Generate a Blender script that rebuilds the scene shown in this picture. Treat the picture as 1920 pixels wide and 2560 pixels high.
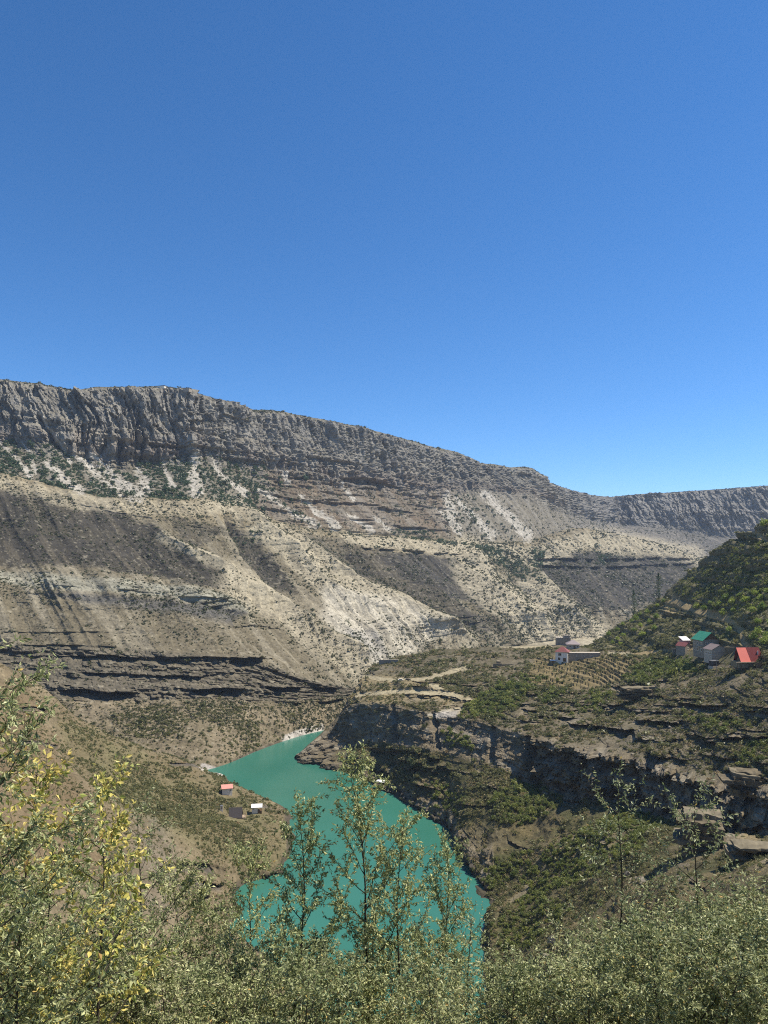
import bpy, math, numpy as np
rng = np.random.default_rng(7)
sc = bpy.context.scene
col = sc.collection
for o in list(bpy.data.objects): bpy.data.objects.remove(o)

# ---------------------------------------------------------------- camera, sky, sun, exposure
F, CX, CY, HOR = 1862.0, 960.0, 1280.0, 1400.0
PITCH = math.atan((HOR-CY)/F)
cam = bpy.data.cameras.new('camera'); camo = bpy.data.objects.new('camera', cam); col.objects.link(camo)
cam.sensor_fit = 'VERTICAL'; cam.sensor_height = 24.0; cam.lens = F/2560*24.0
cam.clip_start = 0.1; cam.clip_end = 60000
camo.rotation_euler = (math.pi/2+PITCH, 0, 0)
sc.camera = camo

SUN_AZ = math.radians(80)      # clockwise from +Y (view direction) towards +X
SUN_EL = math.radians(58)
w = bpy.data.worlds.new('World'); sc.world = w; w.use_nodes = True
nt = w.node_tree; bg = nt.nodes['Background']
sky = nt.nodes.new('ShaderNodeTexSky'); sky.sky_type = 'NISHITA'; sky.sun_disc = False
sky.sun_elevation = SUN_EL; sky.sun_rotation = SUN_AZ
sky.altitude = 3600; sky.air_density = 1.1; sky.dust_density = 0.0; sky.ozone_density = 5.0
hs = nt.nodes.new('ShaderNodeHueSaturation'); hs.inputs['Saturation'].default_value = 1.2; nt.links.new(sky.outputs[0], hs.inputs['Color'])
nt.links.new(hs.outputs[0], bg.inputs[0]); bg.inputs[1].default_value = 0.113
sun = bpy.data.lights.new('sun', 'SUN'); suno = bpy.data.objects.new('sun', sun); col.objects.link(suno)
sun.energy = 4.4; sun.angle = math.radians(0.53); sun.color = (1, 0.94, 0.84)
suno.rotation_euler = (math.pi/2-SUN_EL, 0, math.pi-SUN_AZ)
sc.view_settings.view_transform = 'Standard'; sc.view_settings.look = 'None'
sc.view_settings.exposure = 0.64; sc.view_settings.gamma = 1.0; sc.view_settings.use_curve_mapping = False
sc.render.engine = 'CYCLES'; sc.cycles.use_denoising = False; sc.cycles.denoiser = 'OPENIMAGEDENOISE'; sc.cycles.denoising_input_passes = 'RGB_ALBEDO_NORMAL'; sc.cycles.denoising_prefilter = 'ACCURATE'
sc.cycles.max_bounces = 6; sc.cycles.diffuse_bounces = 3; sc.cycles.transmission_bounces = 4
sc.cycles.volume_bounces = 0
sc.cycles.pixel_filter_type = 'BLACKMAN_HARRIS'; sc.cycles.filter_width = 1.1
sc.cycles.use_adaptive_sampling = False

# ---------------------------------------------------------------- helpers
def lin(r, g, b):
    c = np.array([r, g, b])/255.0
    return np.where(c <= .04045, c/12.92, ((c+.055)/1.055)**2.4)
cp, sp = math.cos(PITCH), math.sin(PITCH)
def unproj(px, py, D):
    """point that stands D metres ahead on the ray of a traced position"""
    px = np.asarray(px, float); py = np.asarray(py, float); D = np.asarray(D, float)
    u = (px-CX)/F; v = (CY-py)/F
    dy = cp-v*sp; dz = sp+v*cp
    return np.stack([u/dy*D, D+0*u, dz/dy*D], -1)
def dist_for_z(py, z):
    v = (CY-py)/F
    return z*(cp-v*sp)/(sp+v*cp)
def proj(P):
    x, y, z = P[..., 0], P[..., 1], P[..., 2]
    d = y*cp+z*sp; h = -y*sp+z*cp
    return CX+F*x/d, CY-F*h/d
_perm = np.random.default_rng(3).permutation(256).astype(np.int32)
_perm = np.concatenate([_perm, _perm]); _val = np.random.default_rng(4).uniform(-1, 1, 256).astype(np.float32)
def vnoise(x, y, z):
    x = np.asarray(x, np.float32); y = np.asarray(y, np.float32); z = np.asarray(z, np.float32)
    xi = np.floor(x); yi = np.floor(y); zi = np.floor(z)
    fx = x-xi; fy = y-yi; fz = z-zi
    fx = fx*fx*(3-2*fx); fy = fy*fy*(3-2*fy); fz = fz*fz*(3-2*fz)
    X = xi.astype(np.int32) & 255; Y = yi.astype(np.int32) & 255; Z = zi.astype(np.int32) & 255
    X1 = (X+1) & 255; Y1 = (Y+1) & 255; Z1 = (Z+1) & 255
    a0 = _perm[X]; a1 = _perm[X1]
    b00 = _perm[a0+Y]; b01 = _perm[a0+Y1]; b10 = _perm[a1+Y]; b11 = _perm[a1+Y1]
    def v(b, zz): return _val[_perm[b+zz]]
    c00 = v(b00, Z)*(1-fz)+v(b00, Z1)*fz; c01 = v(b01, Z)*(1-fz)+v(b01, Z1)*fz
    c10 = v(b10, Z)*(1-fz)+v(b10, Z1)*fz; c11 = v(b11, Z)*(1-fz)+v(b11, Z1)*fz
    return (c00*(1-fy)+c01*fy)*(1-fx)+(c10*(1-fy)+c11*fy)*fx
def fbm(x, y, z, o=4, g=.5, l=2.03):
    r = 0; a = 1; t = 0
    for k in range(o):
        r = r+a*vnoise(x*l**k+17.3*k, y*l**k+5.1*k, z*l**k+9.7*k); t += a; a *= g
    return r/t
def ridged(x, y, z, o=3, g=.5, l=2.1):
    r = 0; a = 1; t = 0
    for k in range(o):
        n = 1-2*np.abs(vnoise(x*l**k+3.3*k, y*l**k+7.1*k, z*l**k+1.7*k)); r = r+a*n; t += a; a *= g
    return r/t
def bedn(z, sc, lat, seed=0.): return sstep(-.22, .22, vnoise(z/sc+seed, lat, 0*z+seed)+.45*vnoise(z/sc*2.7+seed, lat*2.3, 0*z+seed+4))
def cells(a, b, c=0.): return _val[_perm[(_perm[np.floor(a).astype(np.int32) & 255]+(np.floor(b).astype(np.int32) & 255)) & 255]]
def sstep(a, b, x):
    t = np.clip((x-a)/(b-a), 0, 1); return t*t*(3-2*t)
def gsmooth(a, s):
    k = np.arange(-int(3*s), int(3*s)+1); g = np.exp(-k*k/(2*s*s)); g /= g.sum()
    n = len(k)//2
    return np.convolve(np.pad(a, n, mode='edge'), g, 'valid')
def dpoly(x, y, pts):
    """distance to a polyline and how far along it (0..1)"""
    best = np.full(x.shape, 1e9); par = np.zeros(x.shape); n = len(pts)-1
    for i in range(n):
        (ax, ay), (bx, by) = pts[i][:2], pts[i+1][:2]
        dx, dy = bx-ax, by-ay; L = dx*dx+dy*dy+1e-9
        t = np.clip(((x-ax)*dx+(y-ay)*dy)/L, 0, 1)
        d = np.hypot(x-ax-t*dx, y-ay-t*dy)
        m = d < best; best = np.where(m, d, best); par = np.where(m, (i+t)/n, par)
    return best, par
def inpoly(x, y, pts, soft=8.):
    """soft inside mask of a polygon"""
    ins = np.zeros(x.shape, bool); n = len(pts)
    for i in range(n):
        (ax, ay), (bx, by) = pts[i], pts[(i+1) % n]
        if ay == by: continue
        c = ((ay > y) != (by > y)) & (x < (bx-ax)*(y-ay)/(by-ay)+ax); ins ^= c
    d, _ = dpoly(x, y, list(pts)+[pts[0]])
    sd = np.where(ins, d, -d)
    return sstep(-soft, soft, sd)
def tone(C, k, sat):
    g = (C*np.array([.3, .55, .15])).sum(-1, keepdims=True); return (g+(C-g)*sat)*k
def mixc(C, m, c):
    m = np.clip(m, 0, 1)[..., None]; return C*(1-m)+np.asarray(c)*m
def make_mesh(name, V, faces, colr=None, smooth=True):
    me = bpy.data.meshes.new(name)
    V = np.ascontiguousarray(V.reshape(-1, 3), np.float32); faces = np.ascontiguousarray(faces, np.int32)
    n, k = faces.shape
    me.vertices.add(len(V)); me.vertices.foreach_set('co', V.ravel())
    me.loops.add(n*k); me.loops.foreach_set('vertex_index', faces.ravel())
    me.polygons.add(n); me.polygons.foreach_set('loop_start', np.arange(0, n*k, k, dtype=np.int32))
    me.polygons.foreach_set('use_smooth', np.full(n, smooth))
    if colr is not None:
        ca = me.color_attributes.new('col', 'FLOAT_COLOR', 'POINT')
        c4 = np.ones((len(V), 4), np.float32); c4[:, :3] = colr.reshape(-1, 3)
        ca.data.foreach_set('color', c4.ravel())
    me.update(calc_edges=True); return me
def link(name, data, mat=None, parent=None, loc=None, rot=None, scale=None):
    o = bpy.data.objects.new(name, data); col.objects.link(o)
    if mat is not None and data is not None and not data.materials: data.materials.append(mat)
    if parent is not None: o.parent = parent
    if loc is not None: o.location = loc
    if rot is not None: o.rotation_euler = rot
    if scale is not None: o.scale = scale
    return o
def tag(o, label=None, cat=None, group=None, kind=None):
    if label: o['label'] = label
    if cat: o['category'] = cat
    if group: o['group'] = group
    if kind: o['kind'] = kind
    return o
def gridfaces(nr, nc):
    i = np.arange(nr-1)[:, None]*nc+np.arange(nc-1)[None, :]
    return np.stack([i, i+nc, i+nc+1, i+1], -1).reshape(-1, 4)
def normals(P):
    du = np.gradient(P, axis=1); dv = np.gradient(P, axis=0)
    n = np.cross(dv, du); n /= np.linalg.norm(n, axis=-1, keepdims=True)+1e-9
    return n
def horiz(n):
    h = n.copy(); h[..., 2] = 0; h /= np.linalg.norm(h, axis=-1, keepdims=True)+1e-6; return h

# ---------------------------------------------------------------- materials
def ground_mat(name, scales, bump=.5, amt=.35, rough=.95, bdist=.4):
    m = bpy.data.materials.new(name); m.use_nodes = True; t = m.node_tree; N = t.nodes; L = t.links
    b = N['Principled BSDF']; b.inputs['Roughness'].default_value = rough; b.inputs['Specular IOR Level'].default_value = .15
    at = N.new('ShaderNodeAttribute'); at.attribute_name = 'col'
    tc = N.new('ShaderNodeTexCoord'); prev = None
    for i, s in enumerate(scales):
        n = N.new('ShaderNodeTexNoise'); n.inputs['Scale'].default_value = s; n.inputs['Detail'].default_value = 5; n.inputs['Roughness'].default_value = .65
        L.new(tc.outputs['Object'], n.inputs['Vector'])
        if prev is None: prev = n.outputs['Fac']
        else:
            a = N.new('ShaderNodeMath'); a.operation = 'ADD'; L.new(prev, a.inputs[0]); L.new(n.outputs['Fac'], a.inputs[1]); prev = a.outputs[0]
    mr = N.new('ShaderNodeMapRange'); k = len(scales)
    mr.inputs['From Min'].default_value = .36*k; mr.inputs['From Max'].default_value = .64*k
    mr.inputs['To Min'].default_value = 1-amt; mr.inputs['To Max'].default_value = 1+amt
    L.new(prev, mr.inputs['Value'])
    mx = N.new('ShaderNodeMix'); mx.data_type = 'RGBA'; mx.blend_type = 'MULTIPLY'; mx.inputs[0].default_value = 1
    L.new(at.outputs['Color'], mx.inputs[6]); L.new(mr.outputs[0], mx.inputs[7]); L.new(mx.outputs[2], b.inputs['Base Color'])
    bp = N.new('ShaderNodeBump'); bp.inputs['Strength'].default_value = bump; bp.inputs['Distance'].default_value = bdist
    L.new(prev, bp.inputs['Height']); L.new(bp.outputs[0], b.inputs['Normal'])
    return m
M_far = ground_mat('mountain rock and scree', (.12, .45), .5, .38, bdist=2.5)
M_mid = ground_mat('bank rock and soil', (.25, 1.1), .55, .40, bdist=.9)
M_near = ground_mat('hillside soil', (.4, 1.7), .55, .36, bdist=.5)
def plain(name, c, rough=.7, noise=.12, scale=2., metal=0., spec=.3, bump=.0):
    m = bpy.data.materials.new(name); m.use_nodes = True; t = m.node_tree; N = t.nodes; L = t.links
    b = N['Principled BSDF']; b.inputs['Roughness'].default_value = rough; b.inputs['Metallic'].default_value = metal
    b.inputs['Specular IOR Level'].default_value = spec
    tc = N.new('ShaderNodeTexCoord'); n = N.new('ShaderNodeTexNoise'); n.inputs['Scale'].default_value = scale; n.inputs['Detail'].default_value = 6
    L.new(tc.outputs['Object'], n.inputs['Vector'])
    mr = N.new('ShaderNodeMapRange'); mr.inputs['From Min'].default_value = .3; mr.inputs['From Max'].default_value = .7
    mr.inputs['To Min'].default_value = 1-noise; mr.inputs['To Max'].default_value = 1+noise; L.new(n.outputs['Fac'], mr.inputs['Value'])
    mx = N.new('ShaderNodeMix'); mx.data_type = 'RGBA'; mx.blend_type = 'MULTIPLY'; mx.inputs[0].default_value = 1
    cc = lin(*c); mx.inputs[6].default_value = (*cc, 1); L.new(mr.outputs[0], mx.inputs[7]); L.new(mx.outputs[2], b.inputs['Base Color'])
    if bump:
        bp = N.new('ShaderNodeBump'); bp.inputs['Strength'].default_value = bump; bp.inputs['Distance'].default_value = .05
        L.new(n.outputs['Fac'], bp.inputs['Height']); L.new(bp.outputs[0], b.inputs['Normal'])
    return m
def leaf_mat(name, base, var=.35, trans=.3, attr=False, hue=.02):
    m = bpy.data.materials.new(name); m.use_nodes = True; t = m.node_tree; N = t.nodes; L = t.links
    b = N['Principled BSDF']; b.inputs['Roughness'].default_value = .45; b.inputs['Specular IOR Level'].default_value = .35
    if attr:
        a = N.new('ShaderNodeAttribute'); a.attribute_name = 'col'; c0 = a.outputs['Color']
    else:
        r = N.new('ShaderNodeRGB'); r.outputs[0].default_value = (*lin(*base), 1); c0 = r.outputs[0]
    oi = N.new('ShaderNodeObjectInfo'); mr = N.new('ShaderNodeMapRange'); mr.inputs['To Min'].default_value = 1-var; mr.inputs['To Max'].default_value = 1+var
    L.new(oi.outputs['Random'], mr.inputs['Value'])
    hs = N.new('ShaderNodeHueSaturation'); L.new(c0, hs.inputs['Color']); L.new(mr.outputs[0], hs.inputs['Value'])
    mh = N.new('ShaderNodeMath'); mh.operation = 'MULTIPLY_ADD'; L.new(oi.outputs['Random'], mh.inputs[0]); mh.inputs[1].default_value = -2*hue; mh.inputs[2].default_value = .5+hue
    L.new(mh.outputs[0], hs.inputs['Hue'])
    L.new(hs.outputs[0], b.inputs['Base Color'])
    tr = N.new('ShaderNodeBsdfTranslucent'); L.new(hs.outputs[0], tr.inputs['Color'])
    ms = N.new('ShaderNodeMixShader'); ms.inputs[0].default_value = trans
    L.new(b.outputs[0], ms.inputs[1]); L.new(tr.outputs[0], ms.inputs[2]); L.new(ms.outputs[0], N['Material Output'].inputs['Surface'])
    return m

# ---------------------------------------------------------------- lofted sheets
class Sheet:
    pass
def loft(lines, px0, px1, step, rowstep, smD=25, sharp=()):
    """lines: list of [(px, py, D), ...] from the top down; a grid of points lofted through them"""
    u = np.arange(px0, px1+.1, step); W = []; PY = []
    for i, ln in enumerate(lines):
        a = np.array(ln, float)
        py = np.interp(u, a[:, 0], a[:, 1]); D = np.interp(u, a[:, 0], a[:, 2])
        s = smD/step
        D = gsmooth(D, s)
        py = gsmooth(py, 1.2 if i in sharp else s*.55)
        W.append(unproj(u, py, D)); PY.append(py)
    rows = []; T = []; pys = []
    for i in range(len(lines)-1):
        n = max(3, int(np.percentile(np.abs(PY[i+1]-PY[i]), 75)/rowstep))
        for k in range(n):
            f = k/n; rows.append(W[i]*(1-f)+W[i+1]*f); T.append(i+f); pys.append(PY[i]*(1-f)+PY[i+1]*f)
    rows.append(W[-1]); T.append(len(lines)-1.); pys.append(PY[-1])
    s = Sheet(); s.P = np.array(rows); s.t = np.array(T)[:, None]+0*u[None, :]; s.u = u[None, :]+0*s.t; s.v = np.array(pys)
    s.n = normals(s.P); s.h = horiz(s.n); return s
def finish(s, name, mat, split=None, smooth=True):
    """link a sheet as one object; split maps a name to a face mask -> an object of its own"""
    nr, nc = s.P.shape[:2]; Fc = gridfaces(nr, nc)
    s.proj = proj(s.P)
    V = s.P.reshape(-1, 3); C = s.C.reshape(-1, 3)
    todo = []
    if split:
        rest = np.ones(len(Fc), bool)
        for nm, mask in split.items():
            fm = (mask.reshape(-1)[Fc].mean(1) > .5) & rest; rest &= ~fm; todo.append((nm, fm))
        todo.append((name, rest))
    else: todo.append((name, np.ones(len(Fc), bool)))
    out = {}
    for nm, fm in todo:
        f = Fc[fm]
        if len(f) == 0: continue
        used, inv = np.unique(f, return_inverse=True)
        me = make_mesh(nm, V[used], inv.reshape(f.shape), C[used], smooth=smooth)
        o = link(nm, me, mat); tag(o, kind='structure'); out[nm] = o
    return out
def at(s, px, py):
    """the point of a sheet's surface that a traced position shows"""
    x, y = s.proj; d = np.hypot(x-px, y-py)
    c = d < d.min()+2.5
    dep = np.where(c, s.P[..., 1], 1e9); k = np.argmin(dep)
    return s.P.reshape(-1, 3)[k].copy()

# ======================================================= A: the far mountain side
crest_py = [(-260, 940), (0, 948), (60, 955), (130, 964), (165, 973), (200, 974), (245, 967), (300, 967), (345, 968), (385, 966), (470, 972), (500, 985), (540, 1000), (600, 1018),
    (640, 1025), (690, 1026), (760, 1040), (800, 1047), (860, 1060), (900, 1066), (960, 1084), (1030, 1102), (1080, 1117), (1140, 1129), (1190, 1151), (1205, 1158), (1240, 1161),
    (1275, 1169), (1310, 1166), (1332, 1171), (1350, 1183), (1362, 1201), (1390, 1213), (1440, 1229), (1480, 1238), (1520, 1243), (1560, 1239), (1600, 1235), (1650, 1233),
    (1700, 1229), (1750, 1226), (1800, 1223), (1850, 1219), (1920, 1214), (2180, 1205)]
cD = [(-260, 1080), (0, 1150), (250, 1180), (500, 1255), (700, 1400), (870, 1540), (1060, 1760), (1200, 1980), (1340, 2150), (1440, 2700), (1530, 2950), (1650, 2850), (1753, 2750), (1920, 2600), (2180, 2400)]
def dD(px): return float(np.interp(px, [p for p, _ in cD], [d for _, d in cD]))
A = [[(p, y+3, dD(p)+160) for p, y in crest_py],
     [(p, y, dD(p)) for p, y in crest_py],
     [(p, y+16 if p < 1400 else y+9, dD(p)-22) for p, y in crest_py],
     [(-260, 1085, 1020), (0, 1105, 1085), (120, 1120, 1085), (250, 1165, 1105), (400, 1158, 1150), (500, 1142, 1190), (700, 1185, 1320), (870, 1215, 1450), (1060, 1232, 1660), (1200, 1222, 1850), (1340, 1240, 2010),
      (1440, 1290, 2480), (1530, 1312, 2700), (1650, 1312, 2600), (1753, 1320, 2540), (1920, 1335, 2400), (2180, 1350, 2200)],
     [(-260, 1150, 900), (0, 1184, 960), (250, 1245, 985), (500, 1243, 1060), (600, 1270, 1110), (700, 1310, 1180), (870, 1334, 1300), (1060, 1342, 1450), (1200, 1356, 1600), (1340, 1354, 1750), (1440, 1332, 2150),
      (1530, 1345, 2350), (1650, 1370, 2350), (1753, 1406, 2350), (1920, 1424, 2200), (2180, 1440, 2000)],
     [(-260, 1152, 870), (0, 1187, 930), (250, 1249, 955), (500, 1248, 1010), (600, 1275, 1060), (700, 1316, 1130), (870, 1340, 1240), (1060, 1352, 1400), (1200, 1366, 1540), (1340, 1352, 1660), (1440, 1319, 1800),
      (1530, 1334, 1850), (1650, 1361, 1900), (1753, 1399, 1950), (1920, 1450, 1950), (2180, 1500, 1900)],
     [(-260, 1300, 770), (0, 1320, 830), (250, 1350, 850), (500, 1360, 900), (700, 1430, 1010), (870, 1450, 1090), (1060, 1450, 1200), (1200, 1450, 1330), (1340, 1440, 1500), (1440, 1420, 1620), (1530, 1428, 1700),
      (1650, 1430, 1750), (1753, 1442, 1800), (1920, 1500, 1800), (2180, 1540, 1700)],
     [(-260, 1430, 690), (0, 1440, 735), (250, 1455, 740), (500, 1490, 775), (700, 1540, 870), (870, 1555, 945), (1060, 1545, 1060), (1200, 1540, 1180), (1340, 1530, 1330), (1440, 1512, 1440), (1530, 1520, 1520),
      (1650, 1522, 1570), (1753, 1525, 1600), (1920, 1560, 1600), (2180, 1580, 1500)],
     [(-260, 1600, 610), (0, 1612, 648), (250, 1620, 650), (500, 1640, 662), (640, 1652, 690), (720, 1690, 705), (800, 1715, 735), (870, 1722, 770), (930, 1700, 830), (1060, 1650, 950), (1200, 1625, 1080), (1340, 1605, 1220), (1440, 1595, 1320),
      (1530, 1592, 1400), (1753, 1590, 1450), (2180, 1600, 1400)],
     [(-260, 1730, 560), (0, 1740, 590), (250, 1757, 592), (500, 1748, 622), (640, 1752, 650), (720, 1752, 672), (800, 1745, 705), (870, 1742, 740), (930, 1720, 800), (1060, 1670, 930), (1200, 1640, 1050), (1340, 1620, 1180), (2180, 1620, 1300)],
     [(p, y, dist_for_z(y, -150.5)) for p, y in ((-260, 1975), (0, 1972), (250, 1955), (400, 1945), (500, 1932), (545, 1924), (590, 1905), (640, 1881), (700, 1858), (730, 1848), (790, 1831), (870, 1815), (930, 1800), (1060, 1760), (1340, 1700), (2180, 1690))],
     [(p, y, dist_for_z(y, -172)) for p, y in ((-260, 2040), (0, 2040), (250, 2030), (400, 2010), (500, 1990), (590, 1970), (700, 1930), (790, 1890), (870, 1850), (1060, 1780), (1340, 1720), (2180, 1710))]]
sA = loft(A, -200, 2100, 2.4, 2.35, smD=30, sharp=(0, 1))
def band(t, a, b, e=.12): return sstep(a-e, a+e, t)*(1-sstep(b-e, b+e, t))
def sheetA(s):
    X, Y, Z = s.P[..., 0], s.P[..., 1], s.P[..., 2]; t, u, v, h, n = s.t, s.u, s.v, s.h, s.n
    sx = .77*X+.64*Y; sx = np.where(u > 1440, sx*.6+X*.4, sx)
    wob = fbm(X/160, Y/160, Z/160, 3)
    ux = u+wob*16+fbm(X/40, Y/40, Z/40, 3)*9; vy = v+fbm(X/130+9, Y/130, Z/130, 3)*12+fbm(X/30+9, Y/30, Z/30, 3)*6
    far = sstep(1380, 1500, u)*band(t, 0, 4)
    wc = band(t, 1.2, 3.05, .25); wtal = band(t, 3, 4.05, .1); wsh = band(t, 4.9, 7.3, .25); wl = band(t, 8, 9.02, .05)*(1-sstep(880, 960, u)); wlow = band(t, 7., 8.05, .15); wbk = band(t, 9.0, 12, .05)
    # cliffs: buttresses, ribs, chimneys, blocks and beds; the far wall turns across the valley
    bd = Z+.03*X+wob*9; low = sstep(2.35, 2.7, t); cnm = fbm(X/120+5, Y/120, Z/120, 2)
    beds = bedn(bd, 15., sx/160); b2 = bedn(bd, 4.6, sx/70, 3.)
    f4 = fbm(X/6, Y/6, Z/7, 3); f5 = fbm(X/2.6+3, Y/2.6, Z/3.4, 2)
    def cliff(sv):
        sw = sv+18*fbm(X/90, Y/90, Z/70, 3)+3*f4
        f1 = ridged(sw/115, Z/420, wob*.6, 2); f2 = ridged(sw/40+wob, Z/220, Y/900, 3); f3 = ridged(sw/14, Z/160, Y/400, 2)
        c1 = cells(sw/13+.12*Z/11, (Z+9*f4)/75+.3*wob); c2 = cells(sw/6, (Z+8*f5)/34); c3 = cells(sw/3, (Z+3*f5)/13)
        ck = sstep(.86, .97, ridged(sw/27+2, Z/260, wob, 1))+.7*sstep(.88, .97, ridged(sw/12+5, Z/90, wob*2, 1))
        c0 = cells(sw/64+.2*wob, (Z+20*wob)/120); mo = .35+1.3*sstep(-.35, .4, fbm(X/75+4, Y/75, Z/55, 2)); m2_ = .3+1.4*sstep(-.3, .35, fbm(X/40+8, Y/40, Z/30, 2))
        return 11*f1+6*f2*mo+2.6*f3*m2_+6*c0+4.2*c1*mo+3.2*c2*m2_+2.1*c3-5*ck*mo
    fw = sstep(1390, 1530, u)
    d0 = cliff(.77*X+.64*Y)*(1-fw)+cliff(X-.15*Y)*fw*1.25
    d = wc*(d0+1.8*f4+1.2*f5)*(1+.5*far)*sstep(1.0, 1.7, t)
    d = d+wc*(beds*(1.6+6*low)*sstep(-.35, .3, cnm)*1.3+b2*(.8+2.4*low))
    d = d+band(t, .9, 1.6, .2)*fbm(sx/20, Z/20, Y/40, 4)*3
    brn = sstep(590, 680, u)*(1-sstep(1090, 1160, u))
    d = d+wtal*brn*(bedn(bd, 9., sx/120, 12.)*6+b2*2.5+ridged(sx/45, Z/200, wob, 3)*6+f4*1.5)
    # talus
    st = fbm(sx/14, Z/160, 0*Z, 3)
    d = d+wtal*(st*3+fbm(X/9, Y/9, Z/9, 3)*1.3)
    # lower slopes: spurs and gullies along the fall line
    gl = ridged(sx/120+.5*wob, Z/500, 0*Z+3.3, 2); g2 = ridged(sx/38, Z/260, wob*.5, 3); g3 = ridged(sx/13, Z/110, 0*Z+1.1, 2)
    d = d+wsh*(9*gl+6.5*g2+2.6*g3+.9*fbm(X/5, Y/5, Z/5, 3))+wlow*(5*gl+5*g2+2.4*g3+.8*fbm(X/4, Y/4, Z/4, 3))
    shale_bed = bedn(Z+.04*X+wob*4, 5., sx/60, 7.)*sstep(-.3, .3, fbm(X/60, Y/60, Z/40, 3))*1.6
    d = d+(wsh+wlow)*shale_bed*.9
    ridges = [([(360, 1290), (399, 1351), (498, 1409), (555, 1455), (637, 1498), (712, 1539), (770, 1579), (857, 1631), (915, 1672)], 42, 17),
              ([(579, 1245), (637, 1317), (694, 1370), (746, 1420), (787, 1462), (850, 1500), (955, 1530)], 34, 14),
              ([(683, 1335), (764, 1389), (880, 1465), (1007, 1525), (1157, 1605)], 40, 17),
              ([(1150, 1375), (1180, 1401), (1209, 1459), (1261, 1505), (1330, 1563), (1372, 1598)], 42, 20),
              ([(1310, 1420), (1330, 1453), (1365, 1493), (1411, 1540), (1462, 1585)], 36, 20),
              ([(395, 1530), (470, 1575), (560, 1620)], 45, 6)]
    gullies = [([(560, 1290), (640, 1400), (700, 1480), (790, 1560), (860, 1600)], 30, -12), ([(840, 1380), (960, 1450), (1060, 1510), (1180, 1570)], 32, -12), ([(1030, 1380), (1130, 1450), (1210, 1540)], 30, -9),
               ([(1250, 1380), (1290, 1450), (1370, 1540), (1400, 1580)], 24, -14), ([(430, 1500), (560, 1545), (600, 1590), (680, 1650)], 26, -8),
               ([(95, 1040), (120, 1080), (165, 1140)], 12, -14), ([(330, 1010), (345, 1060), (335, 1120)], 12, -9), ([(560, 1030), (585, 1090), (570, 1140)], 12, -8), ([(1195, 1160), (1215, 1215)], 14, -14)]
    rid = np.zeros(u.shape)
    for p, wd, a in ridges+gullies:
        q, par = dpoly(ux*.6+u*.4, vy*.6+v*.4, p)
        k = np.clip(1-q/wd, 0, 1); k = k*np.sqrt(k)
        if a > 0: rid = np.maximum(rid, k)
        d = d+1.35*a*k*sstep(0, .12, par)*(1.-.5*sstep(.9, 1, par))
    bad = inpoly(ux, vy, [(780, 1478), (960, 1505), (1130, 1600), (1000, 1650), (930, 1690), (840, 1600), (790, 1545)], 14)
    plt_ = ridged(sx/9+.4*wob, Z/120, 0*Z+8, 2)
    d = d+bad*3.4*plt_+(wsh+wlow)*f4*1.0
    s.P = s.P+h*d[..., None]*.85+n*d[..., None]*.25
    # ledges above the river
    nb = fbm(sx/40, 0*Z, Y/200, 3); nf = fbm(sx/9, Z/9, Y/60, 3); nv = ridged(sx/16, Z/60, 0*Z+2, 2)
    tt = t-8+nb*.03+.012*nf+.01*cells(sx/14, 0*Z)
    prof = np.interp(tt, [-.02, .0, .1, .12, .2, .22, .36, .38, .5, .52, .60, .62, .68, .70, .93, 1.05],
                         [0, 2.0, 2.5, -1.5, -2, 2.8, 2.8, -3.0, -2.0, 3.0, 3.0, -1.5, -1, 5.5, -5.5, 0])
    l1 = fbm(sx/30+4, np.floor(tt*6), 0*Z, 3); brk = .1+.95*sstep(-.2, .3, l1); brk = np.maximum(brk, sstep(8.62, 8.7, t)*(.45+.5*brk))
    thin = 2*bedn(tt*40, 1.6, sx/45, 2.)+2.6*bedn(tt*40, 4., sx/70, 9.)
    s.P = s.P+h*(wl*(prof*brk*.42+nv*2.0+nf*1.2+thin*.55*(.5+.5*sstep(-.3, .2, fbm(sx/50, tt*4, 0*Z, 2)))+1.6*cells(sx/6, tt*14)+1.2*cells(sx/3, tt*25)))[..., None]
    for p, L, a in (([(60, 1640), (180, 1640), (270, 1636), (360, 1643)], 13, 4.5), ([(385, 1640), (520, 1642), (650, 1650)], 9, 3.5), ([(570, 1644), (620, 1646), (672, 1650)], 14, 7), ([(110, 1684), (250, 1684), (380, 1688), (560, 1690)], 12, 5), ([(120, 1726), (200, 1722), (300, 1728), (390, 1735)], 22, 8), ([(440, 1722), (560, 1718), (700, 1716), (870, 1718)], 15, 7), ([(60, 1612), (150, 1612), (300, 1618)], 6, 2.5), ([(730, 1755), (800, 1752), (860, 1745)], 10, 4), ([(0, 1583), (250, 1585), (420, 1590)], 6, 2), ([(560, 1575), (620, 1570), (690, 1580)], 6, 2), ([(1330, 1398), (1500, 1400), (1640, 1396), (1745, 1399)], 7, 9), ([(1340, 1415), (1500, 1419), (1620, 1412), (1740, 1410)], 7, 9),
                    ([(890, 1372), (1000, 1378), (1100, 1386), (1165, 1392)], 6, 6), ([(0, 1250), (150, 1255), (300, 1290), (420, 1310), (560, 1330)], 4, 1.8), ([(0, 1462), (200, 1475), (400, 1490), (580, 1515)], 9, 2.2), ([(820, 1195), (900, 1200), (960, 1215)], 10, 7), ([(820, 1260), (960, 1275), (1040, 1290)], 8, 5)):
        q, par = dpoly(ux, v+nf*2, p); yl = np.interp(u, [a_[0] for a_ in p], [a_[1] for a_ in p])+nf*2.5
        dn = v-yl; m = sstep(0, .06, par)*(1-sstep(.94, 1, par))*(np.abs(dn) < 6*L)
        m = m*(.15+.85*sstep(-.15, .2, fbm(sx/28+L, 0*Z+a, Y/120, 3)))
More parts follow.
